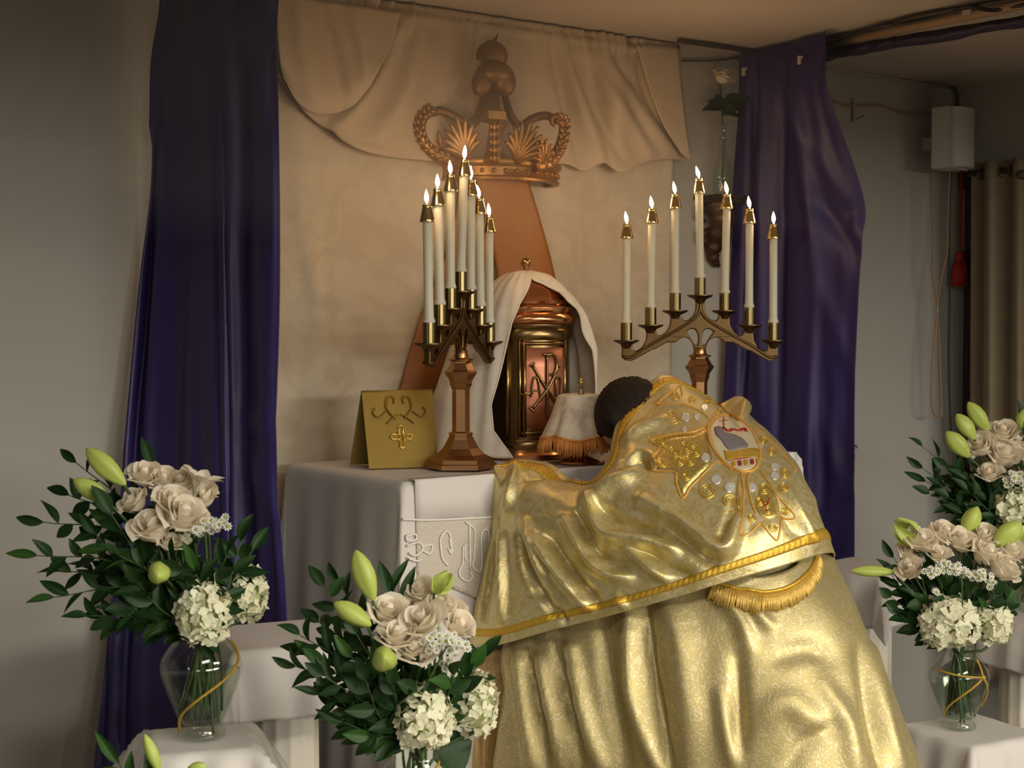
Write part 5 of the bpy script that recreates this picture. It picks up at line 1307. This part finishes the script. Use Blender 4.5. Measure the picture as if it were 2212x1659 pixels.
# ---- cope: the long cloak
def net(rows): return np.array([[W(a, b, y) for a, b, y in r] for r in rows])
RC = net([
    [(1150, 1260, 3.52), (1230, 1230, 3.45), (1320, 1190, 3.40), (1420, 1150, 3.36), (1520, 1110, 3.34), (1620, 1080, 3.36), (1690, 1060, 3.43), (1725, 1070, 3.53)],
    [(1086, 1400, 3.48), (1190, 1362, 3.39), (1300, 1332, 3.325), (1420, 1300, 3.27), (1540, 1264, 3.235), (1650, 1232, 3.24), (1735, 1208, 3.30), (1795, 1205, 3.40)],
    [(1088, 1500, 3.44), (1185, 1480, 3.36), (1300, 1460, 3.28), (1420, 1430, 3.22), (1545, 1400, 3.17), (1680, 1370, 3.16), (1800, 1350, 3.20), (1862, 1352, 3.29)],
    [(1066, 1659, 3.42), (1190, 1659, 3.33), (1320, 1659, 3.24), (1450, 1659, 3.16), (1590, 1659, 3.09), (1740, 1659, 3.06), (1890, 1659, 3.09), (1985, 1659, 3.19)],
    [(1045, 1960, 3.40), (1190, 2000, 3.30), (1340, 2040, 3.20), (1480, 2080, 3.10), (1640, 2110, 3.03), (1810, 2130, 2.99), (1990, 2110, 3.02), (2105, 2060, 3.12)]])
RC[-1][:, 2] = .012
hid = []
for r in RC:
    d7, d0 = r[-1], r[0]
    a8 = d7 + np.array([.06, .14, 0]); a9 = (d7 + d0) / 2 + np.array([.16, .20, 0]); a10 = d0 + np.array([.13, .03, 0])
    for a in (a8, a9, a10): a[1] = min(a[1], -.775)
    hid.append([a8, a9, a10])
full = np.concatenate([RC, np.array(hid), RC[:, :1]], axis=1)
G = crgrid(full, 110, 190)
folds = [([(1114, 1400), (1132, 1515), (1151, 1659)], 13, .020), ([(1164, 1423), (1188, 1515), (1215, 1659)], 12, .020), ([(1234, 1400), (1266, 1543), (1303, 1659)], 16, .024),
         ([(1358, 1320), (1363, 1469), (1386, 1561), (1423, 1659)], 17, .026), ([(1441, 1300), (1475, 1423), (1500, 1700)], 34, .026), ([(1556, 1500), (1584, 1653)], 14, .014),
         ([(1140, 1400), (1160, 1515), (1182, 1659)], 10, -.016), ([(1195, 1380), (1225, 1515), (1258, 1659)], 13, -.022), ([(1300, 1340), (1320, 1500), (1355, 1659)], 20, -.022), ([(1398, 1310), (1410, 1450), (1450, 1659)], 13, -.024),
         ([(1593, 1420), (1598, 1607)], 16, -.018), ([(1884, 1400), (1916, 1561), (1948, 1659)], 12, .014), ([(1856, 1400), (1900, 1659)], 14, -.018), ([(1616, 1294), (1640, 1330), (1660, 1350)], 14, .014),
         ([(1560, 1290), (1600, 1340), (1618, 1400)], 16, .014), ([(1680, 1420), (1740, 1400), (1790, 1420)], 26, -.012), ([(1640, 1560), (1700, 1520), (1760, 1560)], 30, .012), ([(1700, 1659), (1740, 1600), (1800, 1570)], 16, -.010), ([(1780, 1480), (1830, 1560), (1850, 1659)], 20, .012)]
G = sculpt(G, [(p, w, h * 1.2) for p, w, h in folds])
N = normals(G); G = G + N * (.0010 * noise2(110, 190, 18, 30, 9))[..., None]
cope = MB().grid(G).build('cope', 'gold_brocade', pr, fix=False); cloth_thick(cope, .002)
cbv = BVHTree.FromPolygons([Vector(p) for p in G.reshape(-1, 3)], [tuple(f) for f in MB().grid(G).f])
def hit(bv, px, py, off=.003):
    d = Vector(ray(px, py)).normalized(); loc, nrm, i, dist = bv.ray_cast(Vector(CAM), d)
    if loc is None: return None
    if nrm.dot(d) > 0: nrm = -nrm
    return np.array(loc + nrm * off)
# fringed hood showing under the veil
hood = [(1545, 1262), (1590, 1276), (1640, 1284), (1690, 1276), (1728, 1256), (1750, 1225), (1756, 1195)]
HP = cr(np.array(hood, float), 60)
mb = MB(); rows = []
for k in np.linspace(0, 1, 6):
    row = []
    for p in HP:
        q = p + (np.array([1655, 1180]) - p) * (.30 * k); h = hit(cbv, q[0], q[1], .012 + .006 * k); row.append(h if h is not None else W(q[0], q[1], 3.2))
    rows.append(row)
ho = MB().grid(np.array(rows)).build('hood', 'gold_brocade', cope, fix=False); cloth_thick(ho, .003)
MB().tube([r + (CAM - r) * .0012 for r in rows[0]], .0045, 6).build('hood_braid', 'trim_gold', cope)
mb = MB(); fr3 = np.random.default_rng(5)
for t in np.linspace(0, 59, 170):
    i = min(58, int(t)); f = t - i; p = HP[i] * (1 - f) + HP[i + 1] * f; a = rows[0][i] * (1 - f) + rows[0][i + 1] * f
    out = unit(p - np.array([1650, 1150])); L = fr3.uniform(32, 42)
    q = p + out * L * .55 + np.array([0, L * .5]); b = hit(cbv, q[0], q[1], .007)
    if b is None: continue
    m_ = (a + b) / 2 + (CAM - a) * .002; mb.tube([a, m_, b], [.0022, .0024, .0016], 4)
mb.build('hood_fringe', 'fringe_gold', cope)['kind'] = 'stuff'

# ---- tan under-robe showing at the left
C = net([[(1000, 1380, 3.53), (1040, 1400, 3.52), (1090, 1400, 3.52), (1150, 1390, 3.54)], [(1020, 1500, 3.52), (1052, 1500, 3.50), (1095, 1500, 3.50), (1150, 1490, 3.52)], [(1014, 1659, 3.50), (1050, 1659, 3.48), (1095, 1659, 3.48), (1150, 1659, 3.50)], [(1005, 1960, 3.48), (1045, 1970, 3.46), (1095, 1970, 3.46), (1150, 1970, 3.48)]])
C[-1][:, 2] = .012
G = crgrid(C, 40, 30); G = sculpt(G, [([(1058, 1480), (1050, 1659)], 8, .012), ([(1030, 1500), (1034, 1659)], 7, -.012), ([(1075, 1500), (1078, 1659)], 7, -.012)])
o = MB().grid(G).build('under_robe', 'tan_satin', pr, fix=False); cloth_thick(o, .002)

# ---- humeral veil over shoulders and arm
RV = [
    [(1070, 1010, 3.60), (1124, 993, 3.67), (1188, 1003, 3.66), (1268, 1040, 3.52), (1314, 985, 3.545), (1340, 898, 3.64), (1432, 812, 3.70), (1520, 852, 3.76), (1585, 868, 3.80)],
    [(1068, 1040, 3.58), (1112, 1042, 3.54), (1182, 1050, 3.49), (1272, 1062, 3.44), (1348, 1012, 3.42), (1392, 930, 3.52), (1470, 858, 3.60), (1555, 876, 3.66), (1602, 884, 3.77)],
    [(1064, 1100, 3.56), (1110, 1110, 3.48), (1190, 1110, 3.42), (1282, 1110, 3.37), (1382, 1070, 3.34), (1462, 1000, 3.38), (1545, 935, 3.46), (1625, 915, 3.57), (1650, 928, 3.68)],
    [(1055, 1170, 3.54), (1105, 1180, 3.45), (1190, 1175, 3.38), (1292, 1165, 3.33), (1402, 1130, 3.29), (1502, 1070, 3.30), (1600, 1010, 3.35), (1680, 970, 3.47), (1703, 984, 3.6)],
    [(1040, 1250, 3.52), (1095, 1260, 3.43), (1190, 1240, 3.36), (1302, 1220, 3.30), (1416, 1190, 3.25), (1532, 1140, 3.23), (1642, 1080, 3.26), (1722, 1032, 3.36), (1740, 1045, 3.5)],
    [(1022, 1330, 3.51), (1085, 1330, 3.42), (1190, 1300, 3.345), (1306, 1275, 3.28), (1432, 1240, 3.22), (1552, 1195, 3.19), (1666, 1150, 3.21), (1752, 1108, 3.30), (1770, 1112, 3.44)],
    [(1010, 1400, 3.50), (1078, 1393, 3.41), (1190, 1362, 3.34), (1310, 1332, 3.27), (1440, 1296, 3.21), (1560, 1260, 3.175), (1680, 1226, 3.20), (1785, 1195, 3.29), (1802, 1205, 3.42)]]
FV = []
for i, r in enumerate(RV):
    a, b = r[0], r[-1]
    FV.append([(a[0] + 70, a[1] + (12 if i else 30) + (48 if i == 6 else 0), a[2] + .07), ] + r + [(b[0] - 30, b[1] + 26, b[2] + .14), (b[0] - 110, b[1] + 60, b[2] + .24)])
GV0 = net(FV)
GV0[..., 2] = np.where(GV0[..., 1] > -.70, np.maximum(GV0[..., 2], AZ + .012), GV0[..., 2])
NVv, NUv = 120, 210
GV = crgrid(GV0, NVv, NUv)
vf = [([(1270, 1080), (1288, 1127), (1320, 1163), (1382, 1169), (1454, 1188)], 15, .022), ([(1280, 1087), (1320, 1050), (1367, 1026)], 17, .016),
      ([(1392, 1084), (1483, 1142), (1544, 1188), (1577, 1180), (1595, 1124)], 15, .022), ([(1157, 1163), (1194, 1214), (1237, 1268), (1273, 1310)], 13, .020),
      ([(1222, 1127), (1273, 1207), (1320, 1243), (1356, 1246)], 13, .020), ([(1136, 1127), (1154, 1189), (1170, 1240)], 10, .014), ([(1356, 1189), (1400, 1225), (1440, 1250)], 12, .014),
      ([(1085, 1150), (1089, 1250), (1086, 1340)], 9, .014), ([(1353, 954), (1382, 932), (1436, 910)], 11, .012), ([(1352, 1000), (1385, 984), (1402, 1004)], 9, -.022),
      ([(1300, 1100), (1350, 1130), (1420, 1150)], 13, -.016), ([(1125, 1160), (1150, 1250), (1200, 1330)], 11, -.014), ([(1190, 1160), (1230, 1230), (1290, 1300)], 12, -.016),
      ([(1250, 1110), (1290, 1190), (1345, 1218)], 10, -.012), ([(1440, 1130), (1500, 1180), (1540, 1215)], 14, -.012), ([(1400, 1190), (1450, 1222), (1490, 1240)], 10, -.012),
      ([(1140, 1030), (1190, 1022), (1230, 1030)], 9, -.012), ([(1110, 1010), (1105, 1060), (1090, 1100)], 12, .012), ([(1540, 850), (1575, 880), (1600, 910)], 9, -.012), ([(1585, 868), (1600, 890), (1604, 905)], 9, .018),
      ([(1560, 1160), (1585, 1100), (1590, 1050)], 12, -.010), ([(1070, 1120), (1058, 1230), (1045, 1340)], 8, -.010), ([(1330, 1290), (1350, 1310)], 10, .010), ([(1210, 1320), (1225, 1345)], 9, -.010), ([(1700, 1060), (1735, 1130), (1760, 1180)], 9, .010), ([(1680, 1080), (1715, 1150)], 10, -.008)]
GV = sculpt(GV, [(p, w * .9, h * 1.9) for p, w, h in vf])
NN = facing(GV, normals(GV))
GV = GV + NN * (.0012 * noise2(NVv, NUv, 16, 26, 6))[..., None]
NN = facing(GV, normals(GV))
hv_ = MB().grid(GV).build('humeral_veil', 'gold_lame', pr, fix=False); cloth_thick(hv_, .002)
vbv = BVHTree.FromPolygons([Vector(p) for p in GV.reshape(-1, 3)], [tuple(f) for f in MB().grid(GV).f])
def surf(u, v, off):
    x = np.clip(u, 0, 1) * (NUv - 1.001); y = np.clip(v, 0, 1) * (NVv - 1.001); i, j = int(x), int(y); a, b = x - i, y - j
    def L(T): return (T[j, i] * (1 - a) + T[j, i + 1] * a) * (1 - b) + (T[j + 1, i] * (1 - a) + T[j + 1, i + 1] * a) * b
    return L(GV) + unit(L(NN)) * off
def braid(uv, half, name='braid_trim', n=260, mtl='trim_gold'):
    """flat plaited trim along a line (u, v) on the veil; half = half width in v or u (du, dv)"""
    P = cr(np.array(uv, float), n); G = []
    for q in np.linspace(-1, 1, 5):
        row = []
        for i in range(n):
            z = .0035 + .0014 * math.cos(i * PI * .5 + q * 2.2) * (1 - abs(q) * .5) - .0012 * abs(q)
            row.append(surf(P[i][0] + half[0] * q, P[i][1] + half[1] * q, z))
        G.append(row)
    o = MB().grid(np.array(G)).build(name, mtl, hv_, fix=False); cloth_thick(o, .0016)
us = np.linspace(0, 1, 24)
braid([(u, .925) for u in us], (0, .021), n=420)
braid([(u, .048) for u in us[:18]] , (0, .021), n=320)
# embroidery worked on the back of the veil
def line(pts, r=.0020, mtl='thread_gold', name='embroidery', n=None, closed=False):
    if closed: pts = pts + [pts[0]]
    P = cr(np.array(pts, float), n or 7 * len(pts)); Q = [hit(vbv, a, b, .0018) for a, b in P]; Q = [q for q in Q if q is not None]
    if len(Q) > 2: MB().tube(Q, r, 5).build(name, mtl, hv_)
mat('silk_orange', (0.72, 0.38, 0.06), .45, .3); mat('silk_grey', (0.20, 0.18, 0.20), .5, .1, bump=(500, .6)); mat('silk_red', (0.28, 0.02, 0.012), .5); mat('silk_white', (.70, .62, .42), .45, .35); mat('sequin', (.88, .88, .86), .3, .6); mat('silk_gold', (.60, .40, .05), .4, .5, bump=(300, .5))
def zz(l): return [(1380 + a / 3.95, 800 + b / 3.95) for a, b in l]
def patch(pts, mtl, name, off=.0022):
    P = cr(np.array(zz(pts) + zz(pts)[:1], float), 48)[:-1]; c = P.mean(axis=0); rows = []
    for k in (1.0, .8, .6, .4, .2, .02):
        rows.append([hit(vbv, *(c + (p - c) * k), off) for p in P])
    if any(q is None for r in rows for q in r): return
    o = MB().grid(np.array(rows), True).build(name, mtl, hv_, fix=False); cloth_thick(o, .0012)
oval = [(640, 410), (730, 385), (850, 410), (960, 520), (1030, 680), (1010, 820), (920, 870), (800, 840), (700, 760), (620, 640), (590, 500)]
patch(oval, 'silk_white', 'medallion', .0014); line(zz(oval), .0034, 'silk_orange', 'medallion_border', closed=True)
patch([(640, 500), (690, 490), (740, 540), (820, 560), (890, 600), (930, 660), (870, 670), (790, 690), (740, 660), (700, 600), (660, 560)], 'silk_grey', 'embroidered_lamb', .0034)
patch([(725, 690), (800, 700), (900, 680), (1005, 680), (1010, 740), (880, 755), (760, 775), (740, 750)], 'silk_gold', 'embroidered_book', .0034)
patch([(575, 500), (460, 545), (300, 560), (140, 605), (200, 665), (120, 770), (110, 840), (320, 860), (335, 960), (375, 1060), (430, 985), (530, 880), (620, 780), (600, 640)], 'gold_glitter', 'embroidered_panel', .0010)
patch([(1050, 980), (1120, 1010), (1180, 1100), (1190, 1220), (1120, 1270), (1040, 1240), (990, 1140)], 'gold_glitter', 'embroidered_panel', .0010)
line(zz([(760, 775), (880, 757), (1012, 738)]), .0024, 'silk_red'); line(zz([(722, 410), (722, 480), (740, 510)]), .0020, 'silk_red', 'embroidered_banner'); line(zz([(715, 495), (760, 525), (800, 510), (850, 520), (900, 505), (915, 530)]), .0042, 'silk_red', 'embroidered_banner'); line(zz([(680, 440), (760, 430)]), .0014, 'silk_red', 'embroidered_banner')
for k in range(5): patch([(790 + 52 * k, 790 - 6 * k), (815 + 52 * k, 785 - 6 * k), (825 + 52 * k, 820 - 6 * k), (800 + 52 * k, 828 - 6 * k)], 'silk_gold' if k % 2 == 0 else 'silk_red', 'embroidered_seal', .0034)
for l in ([(575, 480), (460, 530), (300, 545), (100, 600), (180, 665), (95, 760), (95, 855), (200, 870), (310, 875), (320, 970), (375, 1095), (440, 1000), (540, 900), (640, 790)],
          [(870, 880), (895, 1000), (890, 1200), (862, 1395), (960, 1380), (1035, 1310), (1110, 1390), (1175, 1450), (1200, 1370), (1215, 1260)], [(1200, 1240), (1260, 1270), (1335, 1250), (1270, 1170), (1190, 1080), (1100, 950), (1040, 860)],
          [(150, 300), (220, 230), (300, 180), (350, 140), (370, 220)], [(160, 300), (330, 290), (480, 330), (560, 380), (600, 420)], [(560, 260), (680, 290), (760, 360), (860, 400)], [(980, 480), (1100, 580), (1200, 680), (1290, 790), (1335, 870)], [(940, 880), (930, 960), (960, 1130), (1000, 1230)], [(650, 780), (720, 800), (790, 850)]):
    line(zz(l), .0022, 'silk_orange', 'embroidery_outline', n=60)
def spiral(cx, cy, r, t=2.4): line(zz([(cx + r * (1 - .8 * q) * math.cos(q * t * 2 * PI), cy + r * (1 - .8 * q) * math.sin(q * t * 2 * PI)) for q in np.linspace(0, 1, 26)]), .0013, 'thread_gold', 'embroidered_scroll', n=70)
for c in ((288, 400, 66), (585, 1025, 66), (772, 1110, 62), (195, 800, 44), (300, 700, 60), (400, 660, 62), (480, 690, 56), (430, 770, 50), (340, 770, 54), (1245, 880, 46), (1230, 1000, 46), (1065, 1010, 52), (310, 220, 40), (450, 250, 36), (400, 910, 36), (190, 605, 34), (960, 1260, 40), (1140, 1340, 38), (1250, 1200, 36), (1060, 600, 38), (1130, 690, 40), (680, 350, 26), (580, 270, 26), (1100, 1200, 52), (1030, 1120, 40)):
    spiral(*c)
for l in ([(860, 900), (850, 1020), (860, 1150), (820, 1205), (740, 1200)], [(540, 900), (520, 1000), (530, 1060), (580, 1100), (640, 1070)], [(1040, 1060), (1060, 1100), (1080, 1140), (1110, 1080), (1120, 1050)], [(1075, 1180), (1100, 1150), (1135, 1120)]):
    line(zz(l), .0014, 'thread_gold', 'embroidered_scroll', n=40)
for l in ([(1040, 1100), (1075, 1160), (1090, 1210)], [(1110, 1090), (1090, 1160)], [(1060, 1130), (1120, 1140)]): line(zz(l), .0016, 'silk_red', 'embroidered_flower', n=20)
for cx, cy, r in ((400, 405, 36), (660, 935, 42), (775, 1000, 44), (570, 750, 36), (1160, 825, 34), (1160, 905, 34), (965, 1000, 36), (560, 320, 30), (1030, 650, 26), (920, 640, 16), (495, 400, 24), (390, 510, 20)):
    patch([(cx + r * math.cos(t), cy + r * math.sin(t)) for t in np.linspace(0, 2 * PI, 10)[:-1]], 'sequin', 'sequin', .0022)
# thin dark microphone wire by the face
MB().tube(cr(np.array([W(1330, 960, 3.62), W(1318, 985, 3.60), W(1311, 998, 3.60), W(1313, 1008, 3.60)]), 16), .0022, 6).build('microphone', 'cable_dark', pr)

# ------------------------------------------------------------------ incense haze, thicker towards the ceiling
def haze(name, dens):
    hz = bpy.data.materials.new(name); hz.use_nodes = True; nt = hz.node_tree; nt.nodes.remove(nt.nodes['Principled BSDF'])
    vs = nd(nt, 'ShaderNodeVolumeScatter', i_Density=dens, i_Anisotropy=0.2); vs.inputs['Color'].default_value = (0.95, 0.92, 0.88, 1)
    nt.links.new(vs.outputs[0], nt.nodes['Material Output'].inputs['Volume']); MAT[name] = hz
smoke = thing('incense_haze', 'thin grey incense smoke hanging under the ceiling over the altar', 'smoke', (1.25, -.8, 1.6)); smoke['kind'] = 'stuff'
for i, (z0, dn) in enumerate(((1.58, .065), (1.82, .085))):
    haze('haze_%d' % i, dn); t_ = CEIL - .002 - .003 * i; k_ = .004 * i
    o = MB().box((1.25, -.80, (z0 + t_) / 2), (2.5 - k_, 1.59 - k_, t_ - z0)).build('smoke_layer', 'haze_%d' % i, smoke, smooth=False); o['kind'] = 'stuff'
